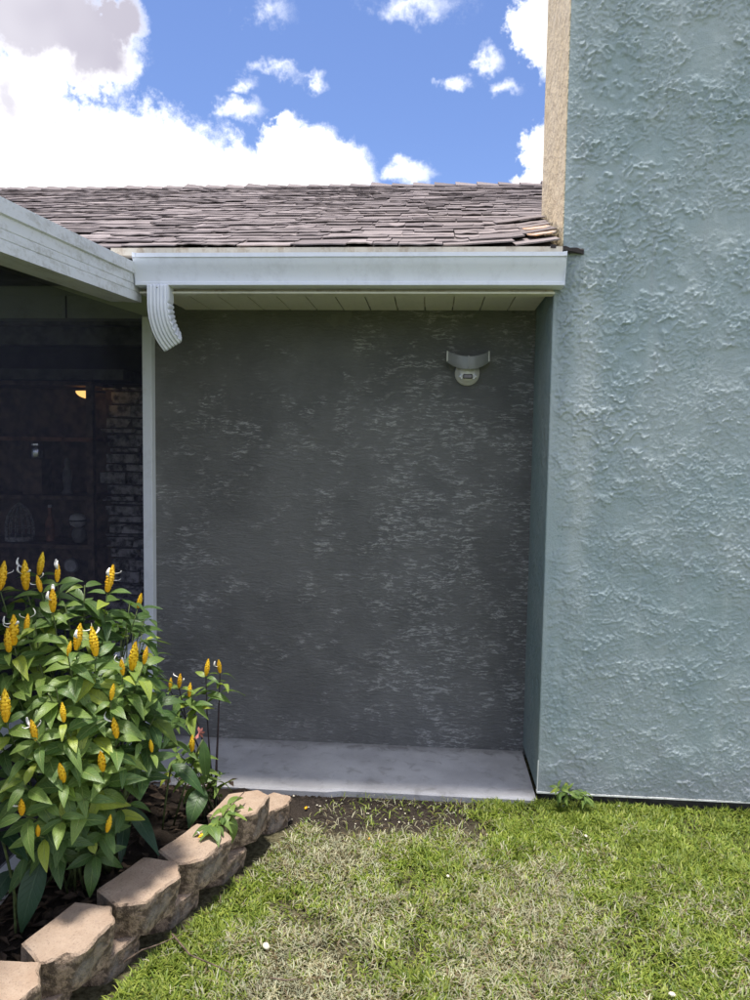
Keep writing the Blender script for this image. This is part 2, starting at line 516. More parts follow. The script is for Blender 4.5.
class MB:
    def __init__(self):
        self.v, self.f = [], []

    def add(self, vs, fs):
        k = len(self.v)
        self.v += [tuple(x) for x in vs]
        self.f += [tuple(i + k for i in f) for f in fs]
        return self

    def box(self, x0, x1, y0, y1, z0, z1):
        vs = [(x, y, z) for z in (z0, z1) for y in (y0, y1) for x in (x0, x1)]
        return self.add(vs, [(0, 2, 3, 1), (4, 5, 7, 6), (0, 1, 5, 4), (2, 6, 7, 3), (0, 4, 6, 2), (1, 3, 7, 5)])

    def prism(self, poly, fn, a, b):
        """extrude polygon of (u,v) between a and b; fn(u,v,t)->xyz"""
        n = len(poly)
        vs = [fn(u, v, a) for u, v in poly] + [fn(u, v, b) for u, v in poly]
        fs = [tuple(range(n))[::-1], tuple(range(n, 2 * n))]
        fs += [(i, (i + 1) % n, n + (i + 1) % n, n + i) for i in range(n)]
        return self.add(vs, fs)

    def tube(self, pts, rads, n=8, cap=True):
        pts = [Vector(x) for x in pts]
        vs, fs = [], []
        ref = Vector((0.31, 0.52, 0.8)).normalized()
        for i, c in enumerate(pts):
            d = (pts[min(i + 1, len(pts) - 1)] - pts[max(i - 1, 0)])
            d = d.normalized() if d.length > 1e-9 else Vector((0, 0, 1))
            a = d.cross(ref)
            if a.length < .05:
                a = d.cross(Vector((1, 0, 0)))
            a.normalize()
            b = d.cross(a)
            r = rads[i] if hasattr(rads, '__len__') else rads
            for k in range(n):
                t = 2 * math.pi * k / n
                vs.append(c + a * (r * math.cos(t)) + b * (r * math.sin(t)))
        for i in range(len(pts) - 1):
            for k in range(n):
                fs.append((i * n + k, i * n + (k + 1) % n, (i + 1) * n + (k + 1) % n, (i + 1) * n + k))
        if cap:
            fs.append(tuple(range(n))[::-1])
            fs.append(tuple((len(pts) - 1) * n + k for k in range(n)))
        return self.add(vs, fs)

    def lathe(self, prof, c, n=24):
        """prof of (r,z) about vertical axis at c"""
        vs, fs = [], []
        for r, z in prof:
            for k in range(n):
                t = 2 * math.pi * k / n
                vs.append((c[0] + r * math.cos(t), c[1] + r * math.sin(t), c[2] + z))
        for i in range(len(prof) - 1):
            for k in range(n):
                fs.append((i * n + k, i * n + (k + 1) % n, (i + 1) * n + (k + 1) % n, (i + 1) * n + k))
        fs.append(tuple(range(n))[::-1])
        fs.append(tuple((len(prof) - 1) * n + k for k in range(n)))
        return self.add(vs, fs)

    def mesh(self, name, mname, off=(0, 0, 0), smooth=False):
        me = bpy.data.meshes.new(name)
        me.from_pydata([(a - off[0], b - off[1], c - off[2]) for a, b, c in self.v], [], self.f)
        me.materials.append(MATS[mname])
        if smooth:
            me.shade_smooth()
        me.update()
        return me

    def build(self, name, mname, parent=None, base=None, smooth=False, bevel=0, sharp=None):
        off = origin(parent) if parent is not None else Vector(base or (0, 0, 0))
        o = bpy.data.objects.new(name, self.mesh(name, mname, off, smooth))
        COL.objects.link(o)
        if parent is not None:
            o.parent = parent
        else:
            o.location = off
        if bevel:
            md = o.modifiers.new('bevel', 'BEVEL')
            md.width = bevel
            md.segments = 2
            md.limit_method = 'ANGLE'
            md.angle_limit = rad(40)
        if sharp:
            o.data.set_sharp_from_angle(angle=rad(sharp))
        return o


def inst(name, me, parent, M):
    """place shared mesh data with world matrix M under parent (parents are unrotated unless given local M)"""
    o = bpy.data.objects.new(name, me)
    COL.objects.link(o)
    if parent is not None:
        o.parent = parent
        M = Matrix.Translation(-origin(parent)) @ M
    o.matrix_local = M
    return o


def local(name, me, parent, M):
    o = bpy.data.objects.new(name, me)
    COL.objects.link(o)
    o.parent = parent
    o.matrix_local = M
    return o


NT = {}


def vnoise(x, y, s, seed):
    """smooth value noise on arrays"""
    if seed not in NT:
        NT[seed] = np.random.default_rng(seed).random((256, 256))
    T = NT[seed]
    u, v = x * s + 100, y * s + 100
    i, j = np.floor(u).astype(int), np.floor(v).astype(int)
    fu, fv = u - i, v - j
    fu, fv = fu * fu * (3 - 2 * fu), fv * fv * (3 - 2 * fv)
    a, b = T[i % 256, j % 256], T[(i + 1) % 256, j % 256]
    c_, d = T[i % 256, (j + 1) % 256], T[(i + 1) % 256, (j + 1) % 256]
    return (a * (1 - fu) + b * fu) * (1 - fv) + (c_ * (1 - fu) + d * fu) * fv


def fbm(x, y, s, seed, oct=4, rough=.55):
    v, a, t = 0.0, 1.0, 0.0
    for k in range(oct):
        v = v + a * vnoise(x + 3.7 * k, y + 1.9 * k, s * 2 ** k, seed * 10 + k)
        t += a
        a *= rough
    v = v / t
    return .5 + (v - .5) * 1.75


def sst(v, lo, hi):
    t = np.clip((v - lo) / (hi - lo), 0, 1)
    return t * t * (3 - 2 * t)


def relief_sheet(name, mname, parent, xs_, zs_, y0, H, drop=None, attrs=None):
    """vertical sheet facing -y with outward relief H[z,x]; edges turned back into the wall"""
    nx_, nz_ = len(xs_), len(zs_)
    X, Z = np.meshgrid(xs_, zs_)
    Y = y0 - H
    Y[:, 0] = Y[:, -1] = y0 + .012
    Y[0, :] = Y[-1, :] = y0 + .012
    off = origin(parent)
    V = np.stack([X - off.x, Y - off.y, Z - off.z], -1).reshape(-1, 3)
    i, j = np.meshgrid(np.arange(nx_ - 1), np.arange(nz_ - 1))
    a = j * nx_ + i
    Q = np.stack([a, a + 1, a + nx_ + 1, a + nx_], -1)
    if drop is not None:
        cx, cz = (X[:-1, :-1] + X[1:, 1:]) / 2, (Z[:-1, :-1] + Z[1:, 1:]) / 2
        Q = Q[~drop(cx, cz)]
    Q = Q.reshape(-1, 4)
    me = bpy.data.meshes.new(name)
    me.vertices.add(len(V))
    me.vertices.foreach_set('co', V.ravel().astype(np.float32))
    me.loops.add(Q.size)
    me.loops.foreach_set('vertex_index', Q.ravel().astype(np.int32))
    me.polygons.add(len(Q))
    me.polygons.foreach_set('loop_start', (np.arange(len(Q)) * 4).astype(np.int32))
    me.update(calc_edges=True)
    me.shade_smooth()
    for k, v in (attrs or {}).items():
        me.attributes.new(k, 'FLOAT', 'POINT').data.foreach_set('value', v.ravel().astype(np.float32))
    me.materials.append(MATS[mname])
    o = bpy.data.objects.new(name, me)
    COL.objects.link(o)
    o.parent = parent
    return o


# ------------------------------------------------------------------ measured places (metres)
YF, YB = 3.3026, 3.826          # chimney front, recess wall
XS, XU = 0.512, 0.547           # chimney left face below / above the roof
ZE = 2.274                      # soffit
XP = -1.43                      # patio side
SL = 0.4167                     # roof slope
EY, EZ = 3.235, 2.437           # eave edge of the shingles
RY = 6.25                       # ridge


def roof_z(y):
    return EZ + SL * (y - EY)


# ------------------------------------------------------------------ ground
def axis(lo, hi, a, b, step, far):
    near = np.arange(a, b + 1e-6, step)
    out = [a]
    s = step
    lows = []
    x = a
    while x > lo:
        s *= 1.45
        x -= s
        lows.append(max(x, lo))
    highs = []
    s = step
    x = b
    while x < hi:
        s *= 1.45
        x += s
        highs.append(min(x, hi))
    return np.array(lows[::-1] + list(near) + highs)


def gz(x, y):
    v = .010 * mnoise.noise(Vector((x * 2.1, y * 2.1, 3))) + .006 * mnoise.noise(Vector((x * 6, y * 6, 8)))
    k = min(1, max(0, (y - 3.0) / .3))
    return v * (1 - .8 * k) - .012 * k


xs = axis(-300, 300, -2.6, 2.8, .06, 0)
ys = axis(-300, 300, .9, 4.0, .06, 0)
vs = [(x, y, gz(x, y) if (-3 < x < 3 and 0 < y < 4) else 0.0) for y in ys for x in xs]
nx = len(xs)
fs = [(j * nx + i, j * nx + i + 1, (j + 1) * nx + i + 1, (j + 1) * nx + i) for j in range(len(ys) - 1) for i in range(nx - 1)]
tag(MB().add(vs, fs).build('ground', 'lawn_ground', smooth=True), 'lawn soil and thatch in front of the house', kind='structure')

# concrete slab in the recess
sm = MB()
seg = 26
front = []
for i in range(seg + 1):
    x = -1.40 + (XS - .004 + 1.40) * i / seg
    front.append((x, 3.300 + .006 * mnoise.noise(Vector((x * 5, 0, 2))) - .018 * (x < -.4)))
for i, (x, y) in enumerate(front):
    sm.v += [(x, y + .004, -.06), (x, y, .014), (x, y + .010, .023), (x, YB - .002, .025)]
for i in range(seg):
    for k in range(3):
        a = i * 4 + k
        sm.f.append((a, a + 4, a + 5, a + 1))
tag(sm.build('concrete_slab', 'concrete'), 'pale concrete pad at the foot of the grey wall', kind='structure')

# bed soil
bv, bf = [], []
nbx, nby = 30, 60


def bed_right(y):
    return -.98 + (y - 2.0) * .36 if y < 2.75 else -.71 - (y - 2.75) * .12


for j in range(nby + 1):
    y = .9 + (3.292 - .9) * j / nby
    for i in range(nbx + 1):
        x = -1.40 + (bed_right(y) + 1.40) * i / nbx
        bv.append((x, y, .055 - .045 * min(1, max(0, (y - 2.85) / .25)) + .018 * mnoise.noise(Vector((x * 7, y * 7, 1))) + .010 * mnoise.noise(Vector((x * 22, y * 22, 1)))))
for j in range(nby):
    for i in range(nbx):
        a = j * (nbx + 1) + i
        bf.append((a, a + 1, a + nbx + 2, a + nbx + 1))
tag(MB().add(bv, bf).build('flower_bed', 'bed_soil', smooth=True), 'dark soil of the flower bed between patio and edging stones', kind='structure')

# ------------------------------------------------------------------ house
house = thing('house', (0, YF, 0), 'stuccoed house with brown shingle roof, grey recessed wall and tall blue-green chimney wall', 'house')

wall = MB()
wall.box(-1.45, 6.0, YB + .002, YB + .2, -.05, ZE + .12)
wall_o = wall.build('recess_wall', 'stucco_grey_plain', house)
tag(wall_o, 'freshly rendered dark grey recessed wall with paler trowel streaks')
gx = np.arange(-1.45, XS + .02, .0052)
gzs = np.arange(.0, ZE + .05, .0040)
X, Z = np.meshgrid(gx, gzs)
wx = X + .03 * (fbm(X, Z, 5, 41) - .5)
wz = Z + .030 * (fbm(X, Z, 3.0, 42) - .5) + .012 * (fbm(X, Z, 18, 43, 2) - .5)
st1 = fbm(wx * .15, wz, 95, 44, 2, .7)
st2 = fbm(wx * .30, wz, 112, 45, 2, .7)
speck = fbm(X, Z, 85, 46, 2, .7)
col_ = fbm(X, Z * .28, 5.5, 52, 3, .6)                         # upright trowel passes
pch = fbm(X, Z * 1.3, 11, 53, 4, .65)
where = .34 * sst(X, -.85, -.05) + .10 * np.exp(-((X + 1.12) / .18) ** 2) - .22 * sst(Z, 1.70, 2.05) - .10 * sst(Z, .45, .15)
msk = sst(.34 * col_ + .85 * pch + where, .62, 1.12)
line_ = np.maximum(sst(st1, .50, .78), sst(st2, .55, .82))
smear = line_ * msk * (.70 + .40 * sst(speck, .35, .7)) + .10 * sst(st1, .45, .8)
Hg = .0010 * st1 + .0010 * st2 + .0008 * speck + .0010 * msk + .006 * (fbm(X, Z, 4, 49) - .5) + .002 * (pch - .5)
relief_sheet('trowelled_face', 'stucco_grey', wall_o, gx, gzs, YB, Hg, attrs={'smear': msk})

# chimney wall: outline with a small step where the roof meets it
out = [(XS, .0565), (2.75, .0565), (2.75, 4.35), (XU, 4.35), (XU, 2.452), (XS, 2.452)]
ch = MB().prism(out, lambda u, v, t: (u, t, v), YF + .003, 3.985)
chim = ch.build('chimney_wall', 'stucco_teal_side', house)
cxs = np.concatenate([[XS, XS + .002], np.arange(XS + .006, XU - .002, .0042), [XU, XU + .002], np.arange(XU + .006, 1.66, .0046), np.arange(1.73, 2.75, .014), [2.75]])
czs = np.concatenate([[.0575, .059], np.arange(.063, 3.70, .0046), np.arange(3.76, 4.35, .015), [4.35]])
X, Z = np.meshgrid(cxs, czs)
na, nb_ = fbm(X, Z, 5.5, 31, 5, .6), fbm(X, Z * 1.15, 11, 32, 5, .6)
nc_, nd_ = fbm(X, Z * 1.5, 21, 33, 4, .6), fbm(X, Z, 2.6, 34, 4, .6)


def laps(n_, freq, amp, pw):
    f_ = (Z * freq + n_ * amp) % 1.0
    return (1 - f_) ** pw * sst(f_, 0.0, .06)


lowm = sst(Z + 2.2 * (nd_ - .5), 1.1, 2.5)
LA = laps(na, 5.0, 5.5, 1.8) * sst(nb_, .40, .62) * (.25 + .75 * lowm)
LB = laps(nb_, 13.0, 4.6, 1.6) * sst(na, .34, .56)
LC = laps(nc_, 24.0, 3.2, 1.5) * (.28 + .72 * (1 - lowm)) * (.45 + .55 * sst(nb_, .35, .6))
Ht = .0092 * LA * (.35 + .65 * lowm) + .0068 * LB * (.6 + .4 * lowm) + .0052 * LC + .010 * (nd_ - .5) + .0012 * fbm(X, Z, 70, 35, 2)
Ht += .0022 * sst(nc_, .55, .62) * sst(nb_, .5, .6)
edge_ = np.minimum(sst(X, XS, XS + .05), 1)
edge_ = np.where(Z > 2.45, sst(X, XU, XU + .05), edge_)
Ht = Ht * (.25 + .75 * edge_)
tz = Z > 2.452
Ht = np.where(tz & (X <= XU + .0005), -.012, Ht)
relief_sheet('front_face', 'stucco_teal', chim, cxs, czs, YF, Ht, drop=lambda cx, cz: (cz > 2.452) & (cx < XU))
tag(chim, 'tall blue-green chimney wall of rough skip-trowel stucco')
cs = MB().prism([(YF + .006, 2.452), (3.979, 2.452), (3.979, 4.344), (YF + .006, 4.344)], lambda u, v, t: (t, u, v), XU - .004, XU + .01)
tag(cs.build('side_face', 'stucco_cream', chim), 'unpainted cream stucco on the left side of the chimney wall')
MB().box(XS + .03, 2.70, YF + .045, 3.9, -.1, .06).build('foundation', 'foundation', chim)
sc = MB()
sc.box(XS - .003, 2.75, YF - .009, YF + .02, .0515, .0580)
sc.build('weep_screed', 'screed_white', chim)
MB().tube([(XS - .001, YF - .001, .06), (XS + .0005, YF - .0015, .20)], .0028, 6).build('corner_bead', 'screed_white', chim)
MB().box(XU - .05, 2.80, YF - .05, 4.03, 4.35, 4.43).build('cap', 'stucco_teal_side', chim, bevel=.01)

# soffit: ribbed panels between wall and fascia
sof = MB().box(-1.30, XS - .002, 3.31, YB - .001, ZE + .016, ZE + .026).build('soffit', 'fascia_beige', house)
pw_ = .1365
x = XS - .006
pm_ = MB().box(-pw_ / 2 + .003, pw_ / 2 - .003, 3.318, YB - .002, ZE, ZE + .010).mesh('soffit_panel', 'soffit_cream', (0, 3.318, ZE))
while x - pw_ > -1.33:
    inst('soffit_panel', pm_, sof, Matrix.Translation((x - pw_ / 2, 3.318, ZE + random.uniform(-.0006, .0006))))
    x -= pw_
fas = MB().box(-1.285, XS - .002, 3.292, 3.316, ZE - .022, 2.420)
fasc = fas.build('fascia', 'fascia_beige', house)
MB().box(-1.285, XS - .002, 3.255, 3.318, ZE - .030, ZE - .0222).build('trim', 'soffit_cream', fasc)
MB().box(-1.40, XS + .02, 3.226, 3.2915, 2.4005, 2.4315).build('drip_board', 'fascia_beige', fasc)

# roof
roof = MB()


def deck(y0, x0, x1):
    roof.prism([(y0, roof_z(y0) - .010), (RY, roof_z(RY) - .010), (RY + 3.0, roof_z(RY) - .010 - SL * 3.0), (RY + 3.0, roof_z(RY) - .06 - SL * 3.0),
                (RY, roof_z(RY) - .06), (y0, roof_z(y0) - .06)], lambda u, v, t: (t, u, v), x0, x1)


deck(EY + .05, -6.5, XS - .004)
deck(3.99, XS - .003, 2.76)
deck(EY + .05, 2.761, 6.0)
roof_o = roof.build('roof', 'roof_felt', house)
tag(roof_o, 'weathered brown-grey asphalt shingle roof')
ca, sa = 1 / math.hypot(1, SL), SL / math.hypot(1, SL)
Rslope = Matrix(((1, 0, 0), (0, ca, -sa), (0, sa, ca))).to_4x4()          # local y runs up the slope
EXPO = .100
NROW = int(math.hypot(RY - EY, SL * (RY - EY)) / EXPO)


def shingle_geo(w, r, L=.19):
    """a curled tab: x across, y up the slope from its butt edge, z off the roof"""
    vs, fs = [], []
    nx_ = 4
    th = r.uniform(.0040, .0062)
    z_m = r.uniform(.006, .0135)
    zc = [z_m + r.uniform(-.002, .0025) for _ in range(nx_ + 1)]
    yb = [r.uniform(-.006, .006) for _ in range(nx_ + 1)]
    tilt = r.uniform(-.006, .006)
    for i in range(nx_ + 1):
        xx = (i / nx_ - .5) * (w - .005)
        for (yy, k) in ((yb[i] + tilt * (i / nx_ - .5), 1.0), (.055, .62), (L, .05)):
            vs.append((xx, yy, zc[i] * k + th))
            vs.append((xx, yy, zc[i] * k))
    for i in range(nx_):
        a, b = i * 6, (i + 1) * 6
        fs += [(a, b, b + 2, a + 2), (a + 2, b + 2, b + 4, a + 4), (a, a + 1, b + 1, b)]
        fs += [(a + 1, a + 3, b + 3, b + 1), (a + 3, a + 5, b + 5, b + 3)]
    for a, flip in ((0, 0), (nx_ * 6, 1)):
        for q_ in ((a, a + 2, a + 3, a + 1), (a + 2, a + 4, a + 5, a + 3)):
            fs.append(q_[::-1] if flip else q_)
    return vs, fs


widths = [.11, .15, .19, .24, .30]
smesh = []
rr = random.Random(5)
for w in widths:
    for k in range(4):
        vs, fs = shingle_geo(w, rr)
        smesh.append((w, vs, fs, MB().add(vs, fs).mesh('shingle', 'shingle')))
rust_mesh = []
for k in range(3):
    vs, fs = shingle_geo(.12, rr)
    rust_mesh.append(MB().add(vs, fs).mesh('shingle', 'shingle_rust'))
cand = []
for row in range(NROW + 1):
    s_ = row * EXPO
    yy = EY + s_ * ca
    zz = EZ + s_ * sa - .006
    x = XU - .006 if row > 0 else XS + .015
    back = yy < 4.0
    x = x if back else 1.4
    lim = -6.3
    while x > lim:
        w, vs, fs, me = rr.choice(smesh)
        cx = x - w / 2
        jit = rr.choice((0, 0, .004, .012, -.012, -.006))
        M = Matrix.Translation((cx, yy, zz)) @ Rslope @ Matrix.Translation((0, jit, rr.uniform(-.002, .003)))
        prox = max(0, 1 - (XU - x) / .34) if (row < 7 and x <= XU) else 0
        if prox > 0 and back:
            lift = .026 * prox ** 1.5 * (1 if row > 0 else .3)
            M = Matrix.Translation((cx, yy, zz + lift)) @ Matrix.Rotation(-.13 * prox, 4, 'Y') @ Rslope
            if row in (1, 3) and x > XU - .14:
                me = rust_mesh[row % 3]
        vis = x - w < XU and x > -1.42 - (yy - EY) * .78 and (x < XU + .01)
        cand.append((vis, row, M, me, vs, fs))
        x -= w
near = [c_ for c_ in cand if c_[0]][:298]
ids = set(id(c_) for c_ in near)
for c_ in near:
    inst('shingle', c_[3], roof_o, c_[2])
rest = MB()
tones = []
for c_ in cand:
    if id(c_) in ids:
        continue
    rest.add([c_[2] @ Vector(v) for v in c_[4]], c_[5])
    tones += [rr.random()] * len(c_[4])
far_sh = rest.build('upper_shingles', 'shingle_far', roof_o)
far_sh['kind'] = 'stuff'
at_ = far_sh.data.attributes.new('tone', 'FLOAT', 'POINT')
at_.data.foreach_set('value', tones)
# ridge caps: small bent tabs overlapping along the ridge
cap = MB()
tn = []
x = -6.3
while x < 5.8:
    w = .17
    z0 = roof_z(RY) + .006
    lift = rr.uniform(.004, .02)
    vs = [(x, RY - .13, z0 - .13 * SL + .012), (x + w + .05, RY - .13, z0 - .13 * SL), (x, RY, z0 + .012 + lift), (x + w + .05, RY, z0), (x, RY + .13, z0 - .13 * SL + .012), (x + w + .05, RY + .13, z0 - .13 * SL)]
    vs += [(a, b, c_ - .012) for a, b, c_ in vs]
    cap.add(vs, [(0, 1, 3, 2), (2, 3, 5, 4), (6, 8, 9, 7), (8, 10, 11, 9), (0, 6, 7, 1), (4, 5, 11, 10), (0, 2, 8, 6), (2, 4, 10, 8), (1, 7, 9, 3), (3, 9, 11, 5)])
    tn += [rr.random()] * 12
    x += w
ridge = cap.build('ridge_caps', 'shingle_far', roof_o)
ridge['kind'] = 'stuff'
ridge.data.attributes.new('tone', 'FLOAT', 'POINT').data.foreach_set('value', tn)
# the kick-out: a sliver of shingle and flashing running on in front of the chimney wall
ko = MB()
n = 9
for i in range(n + 1):
    t_ = i / n
    xx = XS - .03 + (.632 - XS + .03) * t_
    dep = .075 * (1 - t_) ** .7 + .010
    zt = 2.4375 - .004 * t_
    ko.v += [(xx, YF - dep, zt + .003 * math.sin(i * 2.1)), (xx, YF + .002, zt + .010), (xx, YF - dep, zt - .012 - .006 * t_), (xx, YF + .002, zt - .014)]
for i in range(n):
    a = i * 4
    ko.f += [(a, a + 4, a + 5, a + 1), (a + 2, a + 3, a + 7, a + 6), (a, a + 2, a + 6, a + 4)]
ko.f += [(0, 1, 3, 2), (n * 4, n * 4 + 2, n * 4 + 3, n * 4 + 1)]
ko.build('kick_out_flashing', 'roof_felt', roof_o)

# ------------------------------------------------------------------ gutter
gut = thing('rain_gutter', (-.37, 3.23, 2.27), 'white aluminium gutter under the shingles with a short ribbed downspout elbow', 'gutter')
GX0, GX1 = -1.2815, .540
prof = [(3.2905, 2.399), (3.2905, 2.268), (3.212, 2.268), (3.205, 2.270), (3.205, 2.283), (3.207, 2.285), (3.206, 2.300), (3.200, 2.322), (3.189, 2.345),
        (3.181, 2.362), (3.1785, 2.378), (3.1725, 2.380), (3.1725, 2.397), (3.186, 2.399), (3.187, 2.392), (3.180, 2.388),
        (3.184, 2.376), (3.187, 2.364), (3.195, 2.346), (3.206, 2.322), (3.212, 2.300), (3.212, 2.275), (3.285, 2.274), (3.286, 2.399)]
nseg = 12
gm = MB()
np_ = len(prof)
for i in range(nseg + 1):
    x = GX0 + (GX1 - GX0) * i / nseg
    wob = .0015 * mnoise.noise(Vector((x * 3, 0, 0)))
    gm.v += [(x, y + wob, z + wob * .6) for y, z in prof]
for i in range(nseg):
    for k in range(np_):
        a, b = i * np_ + k, i * np_ + (k + 1) % np_
        gm.f.append((a, b, b + np_, a + np_))
gm.build('trough', 'gutter_white', gut, smooth=True, sharp=25)
for xe, sgn in ((GX0, -1), (GX1, 1)):
    o = MB().prism([(3.2915, 2.398), (3.2915, 2.267), (3.204, 2.267), (3.202, 2.285), (3.188, 2.345), (3.1785, 2.37), (3.171, 2.38), (3.171, 2.3995)],
                   lambda u, v, t: (t, u, v), xe - .001, xe + sgn * .0025).build('end_cap', 'gutter_white', gut)
    MB().box(xe - .012 * (sgn > 0), xe + .012 * (sgn < 0), 3.1695, 3.176, 2.3805, 2.3975).build('end_cap_lip', 'gutter_white', o)
MB().box(.30, .303, 3.171, 3.2, 2.379, 2.3985).build('seam', 'gutter_white', gut)

# elbow: ribbed sleeve bending to the right and back
pts, dirs = [], []
pcur = Vector((-1.186, 3.240, 2.272))
ang = 0.0
N = 30
for i in range(N + 1):
    t_ = i / N
    ang = rad(54) * max(0, (t_ - .28) / .72) ** 1.1
    d = Vector((math.sin(ang) * .42, math.sin(ang) * .88, -math.cos(ang)))
    pts.append(pcur.copy())
    dirs.append(d.normalized())
    pcur = pcur + d * (.255 / N)
el = MB()
# section: rounded rectangle with vertical flutes on the broad face
sec = []
hw, hd = .047, .036
M1 = 27
for i in range(M1):
    u = -hw + 2 * hw * i / (M1 - 1)
    sec.append((u, -hd - .0024 * math.cos(i * 2 * math.pi / 4.333) * (1 if 1 < i < M1 - 2 else 0) + (.006 if i in (0, M1 - 1) else 0), 0))
for i in range(1, 8):
    sec.append((hw + .002 - .004 * (i % 2), -hd + 2 * hd * i / 8, 1))
for i in range(M1):
    u = hw - 2 * hw * i / (M1 - 1)
    sec.append((u, hd - (.006 if i in (0, M1 - 1) else 0), 0))
for i in range(1, 8):
    sec.append((-hw, hd - 2 * hd * i / 8, 0))
ns = len(sec)
for i, (c_, d) in enumerate(zip(pts, dirs)):
    yv = Vector((0, 1, 0))
    xv = yv.cross(-d).normalized()
    yv = (-d).cross(xv).normalized()
    crimp = .0045 * (math.cos(i * 2 * math.pi / 3.0)) * (1 if i > 8 else 0)
    for (u, v, side) in sec:
        k = max(0, u / hw)
        uu = u - (crimp * k ** 4 if i > 8 else 0)
        el.v.append(tuple(c_ + xv * uu + yv * v))
for i in range(N):
    for k in range(ns):
        el.f.append((i * ns + k, i * ns + (k + 1) % ns, (i + 1) * ns + (k + 1) % ns, (i + 1) * ns + k))
elb = el.build('downspout_elbow', 'gutter_white', gut, smooth=True, sharp=50)
md = elb.modifiers.new('wall', 'SOLIDIFY')
md.thickness = .0015
MB().lathe([(.003, 0), (.0035, .002), (0.0015, .004)], (-1.186, 3.2015, 2.256), 8).build('screw', 'iron', elb)

# ------------------------------------------------------------------ screened patio
pat = thing('screened_patio', (XP, 2.4, 0), 'screened patio with white aluminium roof edge, post and rails', 'patio')


def beam_z(y):
    return 2.155 + (y - 2.173) * .0497


fb = MB()
heights = [(-1.43, .004), (-1.29, 0), (-1.29, .034), (-1.2925, .036), (-1.2925, .039), (-1.29, .041), (-1.29, .064), (-1.2925, .066), (-1.2925, .069), (-1.29, .071),
           (-1.29, .108), (-1.281, .112), (-1.281, .158), (-1.289, .160), (-1.43, .160)]
fb.prism([(a, b) for a, b in heights], lambda u, v, t: (u, t, beam_z(t) + v), .55, 3.290)
tag(fb.build('roof_edge_beam', 'patio_white', pat), 'white ribbed aluminium roof edge streaked with grime')
MB().prism([(.55, 2.22), (3.9, 2.40), (3.9, 2.425), (.55, 2.245)], lambda u, v, t: (t, u, v), -6.2, -1.432).build('roof_panel', 'ceiling_dark', pat)
MB().box(XP - .048, XP + .002, 3.770, 3.822, .03, 2.23).build('post', 'post_white', pat, bevel=.002)
MB().box(XP - .048, XP + .002, .60, .66, .03, 2.09).build('post', 'post_white', pat, bevel=.002)
MB().box(XP - .046, XP, .66, 3.770, .535, .592).build('kick_rail', 'post_white', pat, bevel=.002)
MB().box(XP - .046, XP, .66, 3.770, .052, .092).build('bottom_rail', 'post_white', pat, bevel=.002)
MB().box(XP - .0465, XP - .0450, .66, 3.770, .093, .534).build('lower_screen', 'insect_screen', pat)
MB().prism([(.66, .593), (3.770, .593), (3.770, beam_z(3.77) + .003), (.66, beam_z(.66) + .003)], lambda u, v, t: (t, u, v), XP - .0475, XP - .0460).build('upper_screen', 'insect_screen', pat)
MB().box(XP - .10, XP + .03, .5, 3.79, -.05, .050).build('kerb', 'concrete', pat, bevel=.006)
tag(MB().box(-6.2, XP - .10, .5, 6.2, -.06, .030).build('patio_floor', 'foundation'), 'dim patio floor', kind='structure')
# far sides of the covered patio
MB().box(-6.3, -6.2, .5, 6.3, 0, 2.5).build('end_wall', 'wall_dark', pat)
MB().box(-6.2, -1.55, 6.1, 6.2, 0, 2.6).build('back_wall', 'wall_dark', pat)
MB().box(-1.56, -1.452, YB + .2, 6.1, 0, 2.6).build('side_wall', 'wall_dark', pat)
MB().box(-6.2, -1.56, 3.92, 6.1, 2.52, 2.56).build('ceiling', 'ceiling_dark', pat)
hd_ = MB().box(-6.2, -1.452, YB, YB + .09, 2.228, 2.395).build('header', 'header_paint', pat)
MB().box(-6.2, -1.452, YB - .012, YB - .001, 2.345, 2.385).build('trim', 'header_paint', hd_)
MB().box(-1.905, -1.898, YB - .004, YB - .0005, 2.23, 2.344).build('seam', 'iron', hd_)
MB().box(-6.2, -6.14, .6, 3.8, .03, 2.1).build('post', 'post_white', pat)
MB().box(-6.2, -1.48, .60, .66, .535, .592).build('kick_rail', 'post_white', pat)
MB().box(-6.2, -1.48, .625, .627, .06, 2.08).build('front_screen', 'insect_screen', pat)
for yb_, zb in ((4.5, 2.30), (5.2, 2.27)):
    MB().box(-6.2, -1.56, yb_, yb_ + .09, zb, zb + .13).build('ceiling_beam', 'beam_grey', pat)
MB().box(-3.6, -2.35, 5.62, 6.09, 2.06, 2.14).build('wall_ledge', 'beam_grey', pat)

# stacked ledge-stone pillar
pil = thing('stone_pillar', (-2.2, 5.62, .03), 'pillar of stacked pale ledge stones in the dim patio beside the white post', 'pillar')
MB().box(-2.40, -1.95, 5.60, 6.09, .03, 2.02).build('core', 'wall_dark', pil)
z = .03
r2 = random.Random(3)
while z < 2.0:
    h_ = r2.choice((.03, .045, .06, .08, .10))
    x = -2.46 + r2.uniform(-.03, .03)
    while x < -1.96:
        w = r2.uniform(.12, .3)
        pr = r2.uniform(.0, .12)
        x1 = min(x + w, -1.92 + r2.uniform(-.03, .03))
        m_ = MB()
        j = lambda: r2.uniform(-.022, .022)
        bx = [(x + j(), 5.60 - pr + j(), z + abs(j()) * .5), (x1 - .008 + j(), 5.60 - pr + j(), z + abs(j()) * .5), (x1 - .008, 5.62, z), (x, 5.62, z)]
        tp = [(a + j() * .5, b + j() * .5, z + h_ - .006 - abs(j()) * .5) for a, b, c_ in bx]
        m_.add(bx + tp, [(3, 2, 1, 0), (4, 5, 6, 7), (0, 1, 5, 4), (1, 2, 6, 5), (2, 3, 7, 6), (3, 0, 4, 7)])
        m_.build('ledge_stone', 'ledge_stone', pil)
        x += w
    z += h_

